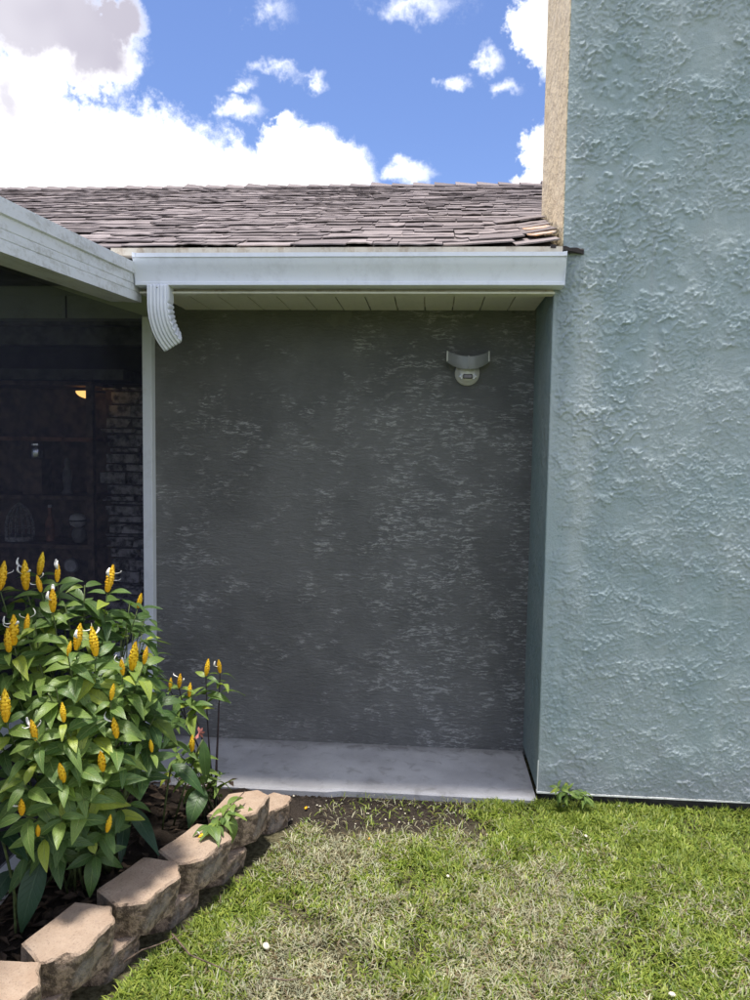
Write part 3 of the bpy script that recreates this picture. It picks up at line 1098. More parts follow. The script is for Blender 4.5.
# shelf unit and what stands on it
shf = thing('shelf_unit', (-2.9, 5.5, .03), 'dark wooden open shelf unit against the patio back wall', 'shelf')
for xx in (-3.55, -2.49):
    MB().box(xx, xx + .05, 5.28, 5.33, .03, 2.02).build('upright', 'wood_dark', shf, bevel=.003)
    MB().box(xx, xx + .05, 5.62, 5.67, .03, 2.02).build('upright', 'wood_dark', shf, bevel=.003)
shelf_z = (.28, .80, 1.16, 1.585, 1.99)
for k, zz in enumerate(shelf_z):
    MB().box(-3.56, -2.44, 5.27, 5.68, zz, zz + .03).build('shelf_board', 'wood_red' if k == 3 else 'wood_dark', shf, bevel=.003)
MB().box(-3.5, -2.49, 5.66, 5.67, .3, 2.0).build('back_panel', 'wood_dark', shf)

can = thing('storage_jar', (-2.925, 5.40, 1.19), 'shiny metal canister on the patio shelf left of the pillar', 'jar')
# hangs just under the upper shelf: it stands on a small riser box
MB().box(-3.0, -2.85, 5.32, 5.47, 1.19, 1.452).build('riser_box', 'wood_dark', can)
MB().lathe([(.05, 0), (.052, .004), (.052, .095), (.049, .1)], (-2.925, 5.40, 1.452), 24).build('body', 'steel', can, smooth=True, sharp=40)
MB().lathe([(.053, 0), (.053, .014), (.02, .02), (.012, .03)], (-2.925, 5.40, 1.5525), 24).build('lid', 'steel', can, smooth=True, sharp=40)

lamp = thing('wall_lamp', (-2.545, 5.62, 1.93), 'small glowing amber lamp near the top of the patio shelf', 'lamp')
lm = MB()
n = 14
prof_l = [(.052 * math.sin(t), -.052 * math.cos(t)) for t in [i * math.pi / 2 / 10 for i in range(11)]]
vs, fs = [], []
for i in range(n + 1):
    a = -math.pi / 2 + math.pi / 2 * i / n - .1
    rr_ = 1
    for r_, z_ in prof_l:
        vs.append((-2.485 + r_ * 2.6 * math.sin(a), 5.40 - r_ * math.cos(a), 1.958 + z_ * 1.15))
k = len(prof_l)
for i in range(n):
    for j_ in range(k - 1):
        fs.append((i * k + j_, i * k + j_ + 1, (i + 1) * k + j_ + 1, (i + 1) * k + j_))
lm.add(vs, fs)
lm.build('shade', 'amber_glow', lamp, smooth=True)
MB().tube([(-2.50, 5.42, 1.955), (-2.50, 5.55, 1.965), (-2.50, 5.655, 1.965)], .008, 8).build('arm', 'iron', lamp)

cage = thing('bird_cage', (-3.10, 5.45, .31), 'pale domed bird cage on the low patio shelf behind the yellow flowers', 'cage')
MB().lathe([(.105, 0), (.105, .03), (.1, .035)], (-3.10, 5.45, .83), 20).build('base', 'wicker', cage)
for k in range(14):
    a = 2 * math.pi * k / 14
    MB().tube([(-3.10 + r_ * math.cos(a), 5.45 + r_ * math.sin(a), .83 + z_) for r_, z_ in ((.1, .03), (.1, .12), (.085, .19), (.05, .25), (.008, .285))], .004, 5).build('bar', 'wicker', cage)
for zz, r_ in ((.93, .1), (1.02, .085)):
    MB().tube([(-3.10 + r_ * math.cos(a * .4488), 5.45 + r_ * math.sin(a * .4488), zz) for a in range(15)], .003, 5).build('hoop', 'wicker', cage)

fig = thing('garden_ornament', (-2.62, 5.42, .83), 'pale ceramic face ornament on the low patio shelf', 'ornament')
MB().lathe([(.03, 0), (.05, .03), (.055, .06), (.04, .1), (.02, .12)], (-2.62, 5.42, .83), 20).build('body', 'ceramic_dark', fig, smooth=True)
MB().lathe([(.02, 0), (.052, .02), (.062, .055), (.05, .09), (.02, .105)], (-2.62, 5.40, .945), 20).build('head', 'ceramic', fig, smooth=True)
MB().lathe([(.063, 0), (.066, .006), (.063, .012)], (-2.62, 5.40, .992), 20).build('band', 'iron', fig, smooth=True)

vase = thing('table_clock', (-2.66, 5.40, .60), 'small round pale clock standing on the bottom patio shelf', 'clock')
MB().tube([(-2.66, 5.36, .66), (-2.66, 5.40, .66)], .055, 24).build('case', 'ceramic_dark', vase)
MB().tube([(-2.66, 5.355, .66), (-2.66, 5.36, .66)], .044, 24).build('dial', 'ceramic', vase)
MB().box(-2.69, -2.63, 5.36, 5.42, .31, .61).build('stand', 'wood_dark', vase)

bot = thing('brown_bottle', (-2.86, 5.45, .83), 'slim brown wooden bottle on the low shelf between cage and ornament', 'bottle')
MB().lathe([(.03, 0), (.035, .02), (.035, .14), (.014, .19), (.014, .25), (.017, .255)], (-2.86, 5.45, .83), 16).build('body', 'wood_red', bot, smooth=True, sharp=40)
MB().lathe([(.0145, 0), (.0145, .02)], (-2.86, 5.45, 1.085), 12).build('cap', 'ceramic', bot)
fg = thing('figurine', (-2.72, 5.45, 1.19), 'tall slender grey figurine on the middle patio shelf', 'figurine')
MB().lathe([(.04, 0), (.045, .01), (.025, .04), (.035, .12), (.03, .18), (.016, .205), (.024, .235), (.02, .262), (.004, .275)], (-2.72, 5.45, 1.19), 16).build('body', 'ceramic_dark', fg, smooth=True)

# ------------------------------------------------------------------ motion light on the grey wall
ml = thing('motion_light', (.18, YB, 1.98), 'grey curved twin-head motion light mounted high on the grey wall', 'wall light')
# base canopy + dome
bc = Vector((.178, YB, 1.962))
dome = MB()
prof_d = [(.062, 0.0), (.062, .018), (.055, .030), (.050, .034), (.046, .052), (.036, .066), (.020, .075), (.004, .078)]
vs, fs = [], []
n = 28
for r_, d in prof_d:
    for k in range(n):
        t_ = 2 * math.pi * k / n
        vs.append((bc.x + r_ * math.cos(t_), bc.y - .001 - d, bc.z + r_ * math.sin(t_)))
for i in range(len(prof_d) - 1):
    for k in range(n):
        fs.append((i * n + k, i * n + (k + 1) % n, (i + 1) * n + (k + 1) % n, (i + 1) * n + k))
fs.append(tuple((len(prof_d) - 1) * n + k for k in range(n)))
dome.add(vs, fs)
base_o = dome.build('canopy', 'lamp_white', ml, smooth=True, sharp=40)
MB().box(.155, .201, YB - .082, YB - .06, 1.930, 1.952).build('sensor_window', 'window_glass', base_o, bevel=.004)
for sx in (-1, 1):
    MB().lathe([(.009, 0), (.010, .006), (.008, .012)], (.178 + sx * .036, YB - .066, 1.936), 10).build('adjust_knob', 'clear_plastic', base_o, smooth=True)
    MB().box(.178 + sx * .030 - .004, .178 + sx * .030 + .004, YB - .072, YB - .06, 1.927, 1.957).build('sensor_frame', 'clear_plastic', base_o, bevel=.002)
# curved head: a shallow smile-shaped band, bowed out from the wall, split in two wings
for sgn in (-1, 1):
    wg = MB()
    n = 12
    for i in range(n + 1):
        t_ = (.015 + .985 * i / n) * sgn
        x = .178 + t_ * .106
        zt = 2.036 + .032 * t_ * t_
        zb = 1.970 + .044 * t_ * t_
        yo = YB - .115 + .060 * t_ * t_
        th = .022
        wg.v += [(x, yo, zb + .004), (x, yo - .003, (zb + zt) / 2), (x, yo, zt - .003), (x + .0 * sgn, yo + .004, zt), (x, yo + th, zt - .006), (x, yo + th, zb + .004), (x, yo + .004, zb)]
    for i in range(n):
        for k in range(7):
            a, b = i * 7 + k, i * 7 + (k + 1) % 7
            wg.f.append((a, b, b + 7, a + 7) if sgn > 0 else (a, a + 7, b + 7, b))
    wg.f += [tuple(range(7)), tuple(n * 7 + k for k in range(7))]
    w_o = wg.build('lamp_head', 'lamp_plastic', ml, smooth=True, sharp=35)
    fr = MB()
    fr.box(.178 + sgn * .1025 - .003, .178 + sgn * .1025 + .003, YB - .066, YB - .058, 2.016, 2.066)
    fr.build('end_rim', 'lamp_white', w_o, bevel=.001)
MB().tube([(.178, YB - .03, 1.985), (.178, YB - .085, 2.005)], .014, 12).build('neck', 'lamp_plastic', ml, smooth=True)
MB().box(.173, .183, YB - .1195, YB - .112, 1.978, 2.038).build('centre_clip', 'lamp_plastic', ml, bevel=.002)


# ------------------------------------------------------------------ edging stones
def stone_mesh(seed, h=.118):
    r = random.Random(seed)
    hexa = [(-.100, -.085), (.100, -.085), (.137, .030), (.076, .096), (-.076, .096), (-.137, .030)]
    hexa = [(a + r.uniform(-.005, .005), b + r.uniform(-.005, .005)) for a, b in hexa]
    bm = bmesh.new()
    lay = []
    zs_ = [0, .03, .06, .09, h - .006, h]
    ring_n = 6
    outline = []
    for i in range(6):
        a, b = hexa[i], hexa[(i + 1) % 6]
        for k in range(ring_n):
            t = k / ring_n
            outline.append((a[0] + (b[0] - a[0]) * t, a[1] + (b[1] - a[1]) * t, i, t))
    for li, z in enumerate(zs_):
        row = []
        ins = .0 if li < len(zs_) - 1 else .007
        for (x, y, side, t) in outline:
            rough = side in (2, 3, 4, 1, 5)
            amp = .011 if side in (2, 3, 4) else (.004 if rough else .002)
            nn = mnoise.noise(Vector((x * 22, y * 22, z * 22 + seed * 7.3))) + .5 * mnoise.noise(Vector((x * 60, y * 60, z * 60 + seed)))
            l_ = math.hypot(x, y)
            k = 1 + (amp * nn - ins) / l_
            if side in (2, 3, 4):
                k -= .16 * (1 - z / h) ** 1.3      # split front leans in towards the foot
            zz = z
            if li == len(zs_) - 1:
                zz = z + .0018 * mnoise.noise(Vector((x * 25, y * 25, seed)))
            row.append(bm.verts.new((x * k, y * k, zz)))
        lay.append(row)
    n = len(outline)
    for li in range(len(zs_) - 1):
        for k in range(n):
            bm.faces.new((lay[li][k], lay[li][(k + 1) % n], lay[li + 1][(k + 1) % n], lay[li + 1][k]))
    inner = []
    for (x, y, side, t) in outline:
        inner.append(bm.verts.new((x * .55, y * .55, h + .0025 * mnoise.noise(Vector((x * 12, y * 12, seed + 3))))))
    for k in range(n):
        bm.faces.new((lay[-1][k], lay[-1][(k + 1) % n], inner[(k + 1) % n], inner[k]))
    c = bm.verts.new((0, 0, h + .001))
    for k in range(n):
        bm.faces.new((inner[k], inner[(k + 1) % n], c))
    bm.faces.new(lay[0][::-1])
    bm.normal_update()
    me = bpy.data.meshes.new('edging_stone')
    bm.to_mesh(me)
    bm.free()
    me.materials.append(MATS['edging_stone'])
    me.shade_smooth()
    me.set_sharp_from_angle(angle=rad(38))
    return me


def stone(cx, cy, z, ang, seed, label, tilt=(0, 0), s=1.0, h=.118):
    o = bpy.data.objects.new('edging_stone', stone_mesh(seed, h))
    COL.objects.link(o)
    o.location = (cx, cy, z)
    o.rotation_euler = (tilt[0], tilt[1], ang)
    o.scale = (s, s, 1)
    tag(o, label, 'edging stone', 'edging stones of the flower bed')


# local +y of the mesh (front facets) must face right-forward: rotate by about -108 deg
upper = [(-1.165, 1.452, 69, 'upper edging stone before the nearest one in the picture corner'),
         (-1.085, 1.728, 70, 'nearest edging stone, cut off by the lower left picture corner'),
         (-.999, 1.985, 71, 'second edging stone from the lower left, pinkish top beside the hanging broad leaf'),
         (-.892, 2.240, 67, 'third edging stone from the lower left, with a long pale top'),
         (-.790, 2.482, 66, 'fourth edging stone from the lower left, carrying the cut twig with yellow flowers'),
         (-.702, 2.762, 84, 'fifth edging stone, reddish and tilted, near the concrete slab')]
for i, (cx, cy, a, lb) in enumerate(upper):
    stone(cx, cy, .082, rad(a) + math.pi, i + 1, lb, (0.0 if i < 5 else .10, 0.02 if i < 5 else -.05))
stone(-.635, 2.985, -.022, rad(48) + math.pi, 9, 'last low edging stone at the slab end of the row', (0, .05), .70, .125)
lower = [(-1.110, 1.595, 'lower course stone under the nearest edging stones'), (-1.035, 1.862, 'lower course stone half hidden below the first two edging stones'),
         (-.935, 2.118, 'lower course stone in the gap below the second and third edging stones'),
         (-.832, 2.368, 'rounded lower course stone below the third and fourth edging stones'),
         (-.735, 2.622, 'lower course stone below the fourth and fifth edging stones')]
for i, (cx, cy, lb) in enumerate(lower):
    stone(cx - .034, cy + .010, -.040, rad(69) + math.pi, 20 + i, lb, (0, 0), .92)


# ------------------------------------------------------------------ plants
def leaf_geo(L, W, droop, fold, seg=6, wav=.0, seed=0, tipk=1.0):
    """leaf along +x, top side +z; with uv"""
    r = random.Random(seed)
    vs, fs, uv = [], [], []
    for i in range(seg + 1):
        t = i / seg
        w = W * .5 * (math.sin(math.pi * min(1, t ** .82)) ** .85) * (1 - .25 * t) if 0 < t < 1 else W * .03
        x = L * t * (1 - .10 * droop * t)
        z = -droop * L * t * t * .55 + .06 * L * math.sin(math.pi * t)
        wv = wav * L * math.sin(t * 9 + seed)
        vs += [(x, -w, z + fold * w + wv), (x, 0, z), (x, w, z + fold * w - wv)]
        uv += [(t, 0), (t, .5), (t, 1)]
    for i in range(seg):
        a = i * 3
        fs += [(a, a + 3, a + 4, a + 1), (a + 1, a + 4, a + 5, a + 2)]
    return vs, fs, uv


def leaf_mesh(geo, mname, name='leaf'):
    vs, fs, uv = geo
    m_ = MB().add(vs, fs).mesh(name, mname, smooth=True)
    l = m_.uv_layers.new(name='UVMap')
    for lp in m_.loops:
        l.data[lp.index].uv = uv[lp.vertex_index]
    return m_


LEAF_G = [leaf_geo(1.0, w, d, f, 6, wv, s_) for s_, (w, d, f, wv) in enumerate(
    [(.40, .35, .22, .006), (.43, .55, .16, .010), (.36, .75, .25, .006), (.41, .15, .3, .010), (.38, .9, .2, .012), (.45, .45, .12, .016)])]
LEAF_M = [leaf_mesh(g_, 'leaf') for g_ in LEAF_G]
LEAF_B = [leaf_mesh(g_, 'leaf_bright') for g_ in LEAF_G[:3]]


def frame(d, n):
    d = d.normalized()
    y = n.cross(d)
    if y.length < 1e-4:
        y = Vector((0, 1, 0)).cross(d)
    y.normalize()
    z = d.cross(y)
    return Matrix((d, y, z)).transposed().to_4x4()


# flower spike: overlapping bracts round a cone, along +x
def spike_mesh(L, seed):
    r = random.Random(seed)
    m_ = MB()
    rows = 9
    for i in range(rows):
        t = i / (rows - 1)
        rad_ = L * .128 * (math.sin(math.pi * (.22 + .72 * t)) ** .8) + .0012
        x0 = L * (.02 + .80 * t)
        for k in range(4):
            a = k * math.pi / 2 + (i % 2) * math.pi / 4 + r.uniform(-.12, .12)
            u = Vector((0, math.cos(a), math.sin(a)))
            s_ = Vector((0, -math.sin(a), math.cos(a)))
            base = Vector((x0, 0, 0)) + u * rad_ * .55
            bl = L * .27 * (1 - .25 * t)
            wd = rad_ * .82
            mid = base + Vector((bl * .5, 0, 0)) + u * rad_ * .52
            tip = base + Vector((bl, 0, 0)) + u * rad_ * (.42 - .5 * t * .6)
            k0 = len(m_.v)
            m_.add([base - s_ * wd * .6, base + s_ * wd * .6, mid - s_ * wd - u * .25 * rad_, mid, mid + s_ * wd - u * .25 * rad_, tip], [(0, 3, 2), (0, 1, 3), (1, 4, 3), (2, 3, 5), (3, 4, 5)])
    m_.tube([(0, 0, 0), (L * .2, 0, 0), (L * .55, 0, 0), (L * .92, 0, 0)], [L * .05, L * .10, L * .10, L * .02], 8)
    return m_.mesh('flower_spike', 'bract_yellow', smooth=False)


SPK = [spike_mesh(L, i) for i, L in enumerate((.085, .095, .075, .065))]
SPK_L = (.085, .095, .075, .065)


def petal_mesh(L, seed):
    r = random.Random(seed)
    m_ = MB()
    n = 6
    for i in range(n + 1):
        t = i / n
        x = L * (t - .25 * t * t * t)
        z = L * (.45 * t - .75 * t * t * t * (0.5 + .5 * (seed % 2)))
        w = .0026 + .0034 * math.sin(math.pi * t)
        m_.v += [(x, -w, z), (x, 0, z + .0012), (x, w, z), (x, 0, z - .0012)]
    for i in range(n):
        for k in range(4):
            a, b = i * 4 + k, i * 4 + (k + 1) % 4
            m_.f.append((a, b, b + 4, a + 4))
    m_.f += [(0, 3, 2, 1), (n * 4, n * 4 + 1, n * 4 + 2, n * 4 + 3)]
    return m_.mesh('petal', 'petal_white', smooth=True)


PET = [petal_mesh(.036, 0), petal_mesh(.042, 1), petal_mesh(.032, 2)]


def bez(a, b, c, n=8):
    return [a * (1 - t) ** 2 + b * 2 * t * (1 - t) + c * t * t for t in [i / n for i in range(n + 1)]]


def add_flower(parent, p_, d, r, npet, scale=1.0, bright=None):
    k = r.randrange(4)
    n_ = Vector((r.uniform(-1, 1), r.uniform(-1, 1), .2))
    M = Matrix.Translation(p_) @ frame(d, n_) @ Matrix.Scale(scale, 4)
    o = inst('flower_spike', SPK[k], parent, M)
    L = SPK_L[k]
    for j_ in range(npet):
        a = r.uniform(0, 6.28) if npet > 2 else (j_ * 3.0 + r.uniform(-.5, .5))
        x0 = L * r.uniform(.45, .85)
        Ml = Matrix.Translation((x0, 0, 0)) @ Matrix.Rotation(a, 4, 'X') @ Matrix.Translation((0, 0, L * .12)) @ Matrix.Rotation(-r.uniform(.55, 1.15), 4, 'Y')
        local('petal', PET[r.randrange(3)], o, Ml)
    return o


# --- big golden shrimp plant
R3 = random.Random(21)
bigp = thing('shrimp_plant', (-1.20, 2.48, .05), 'large leafy shrub with many upright yellow flower spikes beside the patio post', 'plant')
SC = Vector((-1.19, 2.50, .58))
SR = Vector((.36, .50, .60))


def surf(px, py, k=1.0):
    d = ray(px, py)
    o_ = CAM - SC
    rr_ = SR * k
    A = sum((d[i] / rr_[i]) ** 2 for i in range(3))
    B = 2 * sum(o_[i] * d[i] / rr_[i] ** 2 for i in range(3))
    C = sum((o_[i] / rr_[i]) ** 2 for i in range(3)) - 1
    disc = B * B - 4 * A * C
    t = (-B - math.sqrt(disc)) / (2 * A) if disc > 0 else -B / (2 * A)
    p_ = CAM + d * t
    if p_.x < -1.36:
        t = (-1.36) / d.x
        p_ = CAM + d * t
    return p_


flw = [(39, 575, 0), (26, 590, 3), (41, 592, 2), (57, 582, 2), (53, 612, 2), (107, 592, 3), (14, 645, 3), (26, 632, 2), (9, 652, 0), (76, 650, 3),
       (68, 656, 0), (96, 656, 1), (123, 675, 3), (132, 670, 0), (144, 664, 0), (138, 608, 0), (6, 722, 3), (36, 740, 3), (64, 722, 0), (117, 738, 1),
       (64, 782, 0), (103, 771, 0), (38, 836, 0), (107, 832, 0), (22, 815, 1), (111, 700, 0), (0, 590, 2), (152, 752, 0)]
leaves = []          # (world matrix, geo index, bright)


def shoot(root, tip, plant, r, mode, stem_m='stem_green', n_pairs=4, scale=1.0, up=.5, rad0=.004, first=None, spread=1.0, store=None):
    mid = root.lerp(tip, .45) + Vector((r.uniform(-.03, .03), r.uniform(-.03, .03), .10 * up))
    pts_ = bez(root, mid, tip, 8)
    MB().tube(pts_, [rad0 * (1 - .55 * i / 8) for i in range(9)], 6).build('stem', stem_m, plant, smooth=True)
    d = (pts_[-1] - pts_[-3]).normalized()
    d = (d + Vector((0, 0, .7 * up))).normalized()
    az = r.uniform(0, 3.14)
    L_ = (pts_[-1] - pts_[0]).length
    out_ = tip - root
    out_.z = 0
    out_ = out_.normalized() if out_.length > .01 else Vector((0, -1, 0))
    dist = .006
    sizes = [.075, .105, .120, .128, .125, .11]
    for k in range(n_pairs):
        if dist > L_ * .85:
            break
        f_ = 1 - dist / L_
        ii = min(7, int(f_ * 8))
        p_ = pts_[ii].lerp(pts_[ii + 1], f_ * 8 - ii)
        a1 = d.cross(Vector((.3, .5, .81))).normalized()
        a2 = d.cross(a1)
        for s_ in (0, math.pi):
            a = az + s_ + r.uniform(-.35, .35)
            o_ = a1 * math.cos(a) + a2 * math.sin(a)
            el = r.uniform(.05, .55) - k * .10
            ld = (o_ * spread + d * el).normalized()
            nn = (d * 1.0 + Vector((0, 0, .5)) + out_ * .7 - o_ * .1).normalized()
            sz = sizes[min(k, 5)] * r.uniform(.8, 1.15) * scale
            M = Matrix.Translation(p_ + o_ * .004) @ frame(ld, nn) @ Matrix.Scale(sz, 4)
            store.append((M, r.randrange(6), mode == 'bright' and k < 3))
        az += math.pi / 2 + r.uniform(-.3, .3)
        dist += r.uniform(.028, .048) * scale
    return pts_[-1], d


for (px, py, npet) in flw:
    tip = surf(px, py)
    root = Vector((-1.20 + R3.uniform(-.1, .1), 2.50 + R3.uniform(-.14, .14), .05))
    e, d = shoot(root, tip, bigp, R3, 'n', store=leaves, n_pairs=4)
    fd = (d * .5 + Vector((R3.uniform(-.32, .32), R3.uniform(-.3, .3), 1))).normalized()
    add_flower(bigp, e, fd, R3, npet, .62 if npet == 0 and R3.random() < .5 else R3.uniform(.78, 1.05))
# flowerless shoots that fill the crown
fill = []
for px, py in [(128, 600), (146, 622), (84, 590), (70, 610), (20, 605), (40, 660), (60, 690), (85, 700), (100, 720), (140, 700), (150, 720),
               (20, 690), (30, 780), (85, 750), (80, 800), (120, 770), (130, 800), (60, 820), (95, 790), (20, 760), (45, 700), (5, 680),
               (5, 790), (50, 760), (128, 715), (145, 740), (75, 740), (100, 670), (160, 690), (90, 850), (55, 850), (20, 850), (0, 740), (0, 630),
               (40, 630), (110, 745), (70, 765)]:
    fill.append((px + R3.uniform(-6, 6), py + R3.uniform(-6, 6)))
for i, (px, py) in enumerate(fill):
    tip = surf(px, py, R3.uniform(.86, 1.0))
    root = Vector((-1.20 + R3.uniform(-.1, .1), 2.50 + R3.uniform(-.14, .14), .05))
    shoot(root, tip, bigp, R3, 'bright' if i in (16, 23) else 'n', store=leaves, n_pairs=R3.choice((3, 4, 4)))
# inner shade leaves and the unseen back of the shrub
for i in range(26):
    a, b = R3.uniform(0, 6.28), R3.uniform(.1, 1.3)
    dv = Vector((math.cos(a) * math.cos(b), abs(math.sin(a)) * math.cos(b), math.sin(b)))
    tip = SC + Vector((dv.x * SR.x * .8, dv.y * SR.y * .95, dv.z * SR.z * .85 - .1))
    tip.x = max(tip.x, -1.36)
    shoot(Vector((-1.20 + R3.uniform(-.1, .1), 2.52 + R3.uniform(-.14, .14), .05)), tip, bigp, R3, 'n', store=leaves, n_pairs=5)
# keep leaves outside the screen
def seen(pt):
    d_ = pt - CAM
    k_ = d_.dot(FWD)
    return 375 + FOC * d_.dot(RIGHT) / k_, 500 - FOC * d_.dot(UP) / k_


ok = []
for M, gi, br in leaves:
    tipw = M @ Vector((1, 0, 0))
    u_, v_ = seen(M @ Vector((.5, 0, 0)))
    if 110 < u_ < 146 and 634 < v_ < 660:          # a thin spot in the crown where the white rail shows
        continue
    if tipw.x < -1.40:
        sh = -1.40 - tipw.x
        M = Matrix.Translation((sh, 0, 0)) @ M
    ok.append(((M.translation - CAM).length, M, gi, br))
ok.sort(key=lambda q_: q_[0])
for i, (dist, M, gi, br) in enumerate(ok[:296]):
    inst('leaf', LEAF_B[gi % 3] if br else LEAF_M[gi], bigp, M)
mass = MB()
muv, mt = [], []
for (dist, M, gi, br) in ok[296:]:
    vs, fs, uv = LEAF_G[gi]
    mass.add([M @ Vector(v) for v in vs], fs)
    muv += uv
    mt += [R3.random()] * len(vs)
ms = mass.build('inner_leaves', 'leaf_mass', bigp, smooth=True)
ms['kind'] = 'stuff'
lu = ms.data.uv_layers.new(name='UVMap')
arr = np.array(muv)
idx = np.zeros(len(ms.data.loops), dtype=np.int32)
ms.data.loops.foreach_get('vertex_index', idx)
lu.data.foreach_set('uv', arr[idx].ravel().astype(np.float32))
ms.data.attributes.new('tone', 'FLOAT', 'POINT').data.foreach_set('value', mt)

# --- small leggy shrimp plant to the right
R4 = random.Random(8)
sp_ = thing('shrimp_plant', (-.86, 2.97, .05), 'small leggy yellow-flowered plant on dark bare stems before the grey wall', 'plant')
lv = []
sroot = Vector((-.86, 2.97, .05))
for (px, py, npet, y, pairs) in [(206, 676, 0, 2.98, 3), (220, 673, 1, 3.0, 2), (179, 688, 2, 2.95, 3), (189, 697, 0, 2.93, 2), (170, 690, 0, 2.97, 3)]:
    tip = at(px, py, 1, y)
    e, d = shoot(sroot + Vector((R4.uniform(-.02, .02), R4.uniform(-.03, .03), 0)), tip, sp_, R4, 'n', 'stem_dark', pairs + 1, .95, .25, .0042, store=lv, spread=1.3)
    add_flower(sp_, e, Vector((R4.uniform(-.15, .2), R4.uniform(-.2, .2), 1)), R4, npet, .62 if px in (189, 170) else .95)
# cut bare stem
pts_ = bez(at(214, 800, 1, 2.96), at(217, 760, 1, 2.96), at(219, 703, 1, 2.96), 6)
MB().tube(pts_, [.0045, .0045, .004, .004, .0038, .0036, .0036], 6).build('bare_stem', 'stem_dark', sp_, smooth=True)
# low leafy shoots and a drooping spike at its foot
for (px, py, y, pairs) in [(186, 745, 2.85, 4), (176, 752, 2.82, 4), (199, 752, 2.9, 4), (220, 772, 2.97, 3), (168, 770, 2.8, 3), (206, 775, 2.95, 4), (212, 785, 2.98, 3), (185, 775, 2.85, 4)]:
    tip = at(px, py, 1, y)
    shoot(sroot + Vector((R4.uniform(-.05, .05), R4.uniform(-.08, .02), 0)), tip, sp_, R4, 'n', 'stem_green', pairs, .68, .3, .003, store=lv, spread=1.2)
e = at(192, 752, 1, 2.84)
MB().tube(bez(sroot + Vector((-.02, -.04, 0)), e.lerp(sroot, .4) + Vector((0, 0, .05)), e, 6), .0028, 6).build('stem', 'stem_green', sp_, smooth=True)
o = add_flower(sp_, e, Vector((.02, 0, 1)), R4, 0, .95)
pk = MB()
for k in range(5):
    a = k * 1.256
    c0 = at(199, 733, 1, 2.84)
    dv = Vector((.6 * math.cos(a) + .4, .2 * math.sin(a), .7 * math.sin(a) + .2)).normalized() * .026
    sd_ = dv.cross(Vector((0, 1, .3))).normalized() * .006
    pk.add([c0, c0 + dv * .6 + sd_, c0 + dv, c0 + dv * .6 - sd_], [(0, 1, 2, 3)])
pk.tube([e + Vector((.005, 0, .05)), at(199, 733, 1, 2.84)], .002, 5)
pk.build('pink_bloom', 'petal_pink', sp_)
for (M, gi, br) in lv:
    inst('leaf', LEAF_M[gi], sp_, M)

# --- broad strap leaves low in the bed
def broad(name, label, group, items, mname, W):
    """items: (stalk foot xyz, leaf base px,py,y, leaf tip px,py,y, width, droop)"""
    f0 = items[0][0]
    t_ = thing(name, (f0[0], f0[1], .05), label, 'plant', group)
    for i, (foot, b, tp, w, dr) in enumerate(items):
        B_ = at(b[0], b[1], 1, b[2])
        T_ = at(tp[0], tp[1], 1, tp[2])
        foot = Vector(foot)
        MB().tube(bez(foot, foot.lerp(B_, .55) + Vector((0, 0, .06)), B_, 6), .0042, 6).build('stalk', 'stem_green', t_, smooth=True)
        L = (T_ - B_).length
        gq = leaf_geo(L, w, dr, .22, 9, .008, i)
        me = leaf_mesh(gq, mname)
        d = T_ - B_
        # aim so that the drooped tip lands on T
        view = (CAM - B_).normalized()
        nrm = (view * .8 + Vector((0, 0, .9))).normalized()
        inst('leaf', me, t_, Matrix.Translation(B_) @ frame(d, nrm))
    return t_


broad('broad_leaf_plant', 'dark broad pointed leaf hanging low behind the nearest edging stones', 'broad leaved plants in the bed',
      [((-1.24, 2.14, .05), (42, 858, 2.12), (20, 934, 2.03), .082, .1), ((-1.25, 2.16, .05), (0, 832, 2.1), (26, 850, 2.02), .05, .5),
       ((-1.25, 2.13, .05), (12, 870, 2.15), (-18, 915, 2.05), .07, .3)], 'leaf_dark', .08)
broad('broad_leaf_plant', 'glossy broad green leaves low beside the concrete slab', 'broad leaved plants in the bed',
      [((-1.03, 2.80, .05), (172, 764, 2.75), (206, 788, 2.68), .062, .55), ((-.93, 2.86, .05), (203, 788, 2.86), (188, 826, 2.72), .088, .3),
       ((-1.0, 2.84, .05), (203, 740, 2.82), (207, 786, 2.80), .05, .2)], 'leaf_broad', .08)
broad('broad_leaf_plant', 'deep green strap leaf drooping over the third edging stone', 'broad leaved plants in the bed',
      [((-1.08, 2.50, .05), (128, 806, 2.48), (160, 851, 2.36), .058, .3), ((-1.10, 2.52, .05), (126, 815, 2.48), (120, 862, 2.35), .05, .4)], 'leaf_dark', .08)

# --- cut twig with yellow flowers on the stones
R5 = random.Random(4)
ct = thing('plant_cutting', (-.765, 2.55, .2), 'wilted cutting with yellow flowers lying across the edging stones', 'cutting')
p0, p1, p2 = at(236, 797, 2, .235), at(225, 812, 2, .24), at(206, 836, 2, .212)
MB().tube(bez(p0, p1, p2, 6), .0028, 6).build('stem', 'twig', ct, smooth=True)
MB().tube(bez(p0 + Vector((.03, .02, .015)), p1, p1.lerp(p2, .5), 5), .002, 6).build('stem', 'twig', ct, smooth=True)
for k in range(26):
    t_ = R5.uniform(.15, .95)
    b = p0.lerp(p2, t_) + Vector((R5.uniform(-.01, .02), R5.uniform(-.01, .02), R5.uniform(0, .012)))
    a = R5.uniform(-2.6, 1.2)
    d = Vector((math.cos(a), math.sin(a), R5.uniform(-.05, .15)))
    inst('leaf', LEAF_M[R5.randrange(6)], ct, Matrix.Translation(b) @ frame(d, Vector((R5.uniform(-.3, .3), R5.uniform(-.3, .3), 1))) @ Matrix.Scale(R5.uniform(.055, .095), 4))
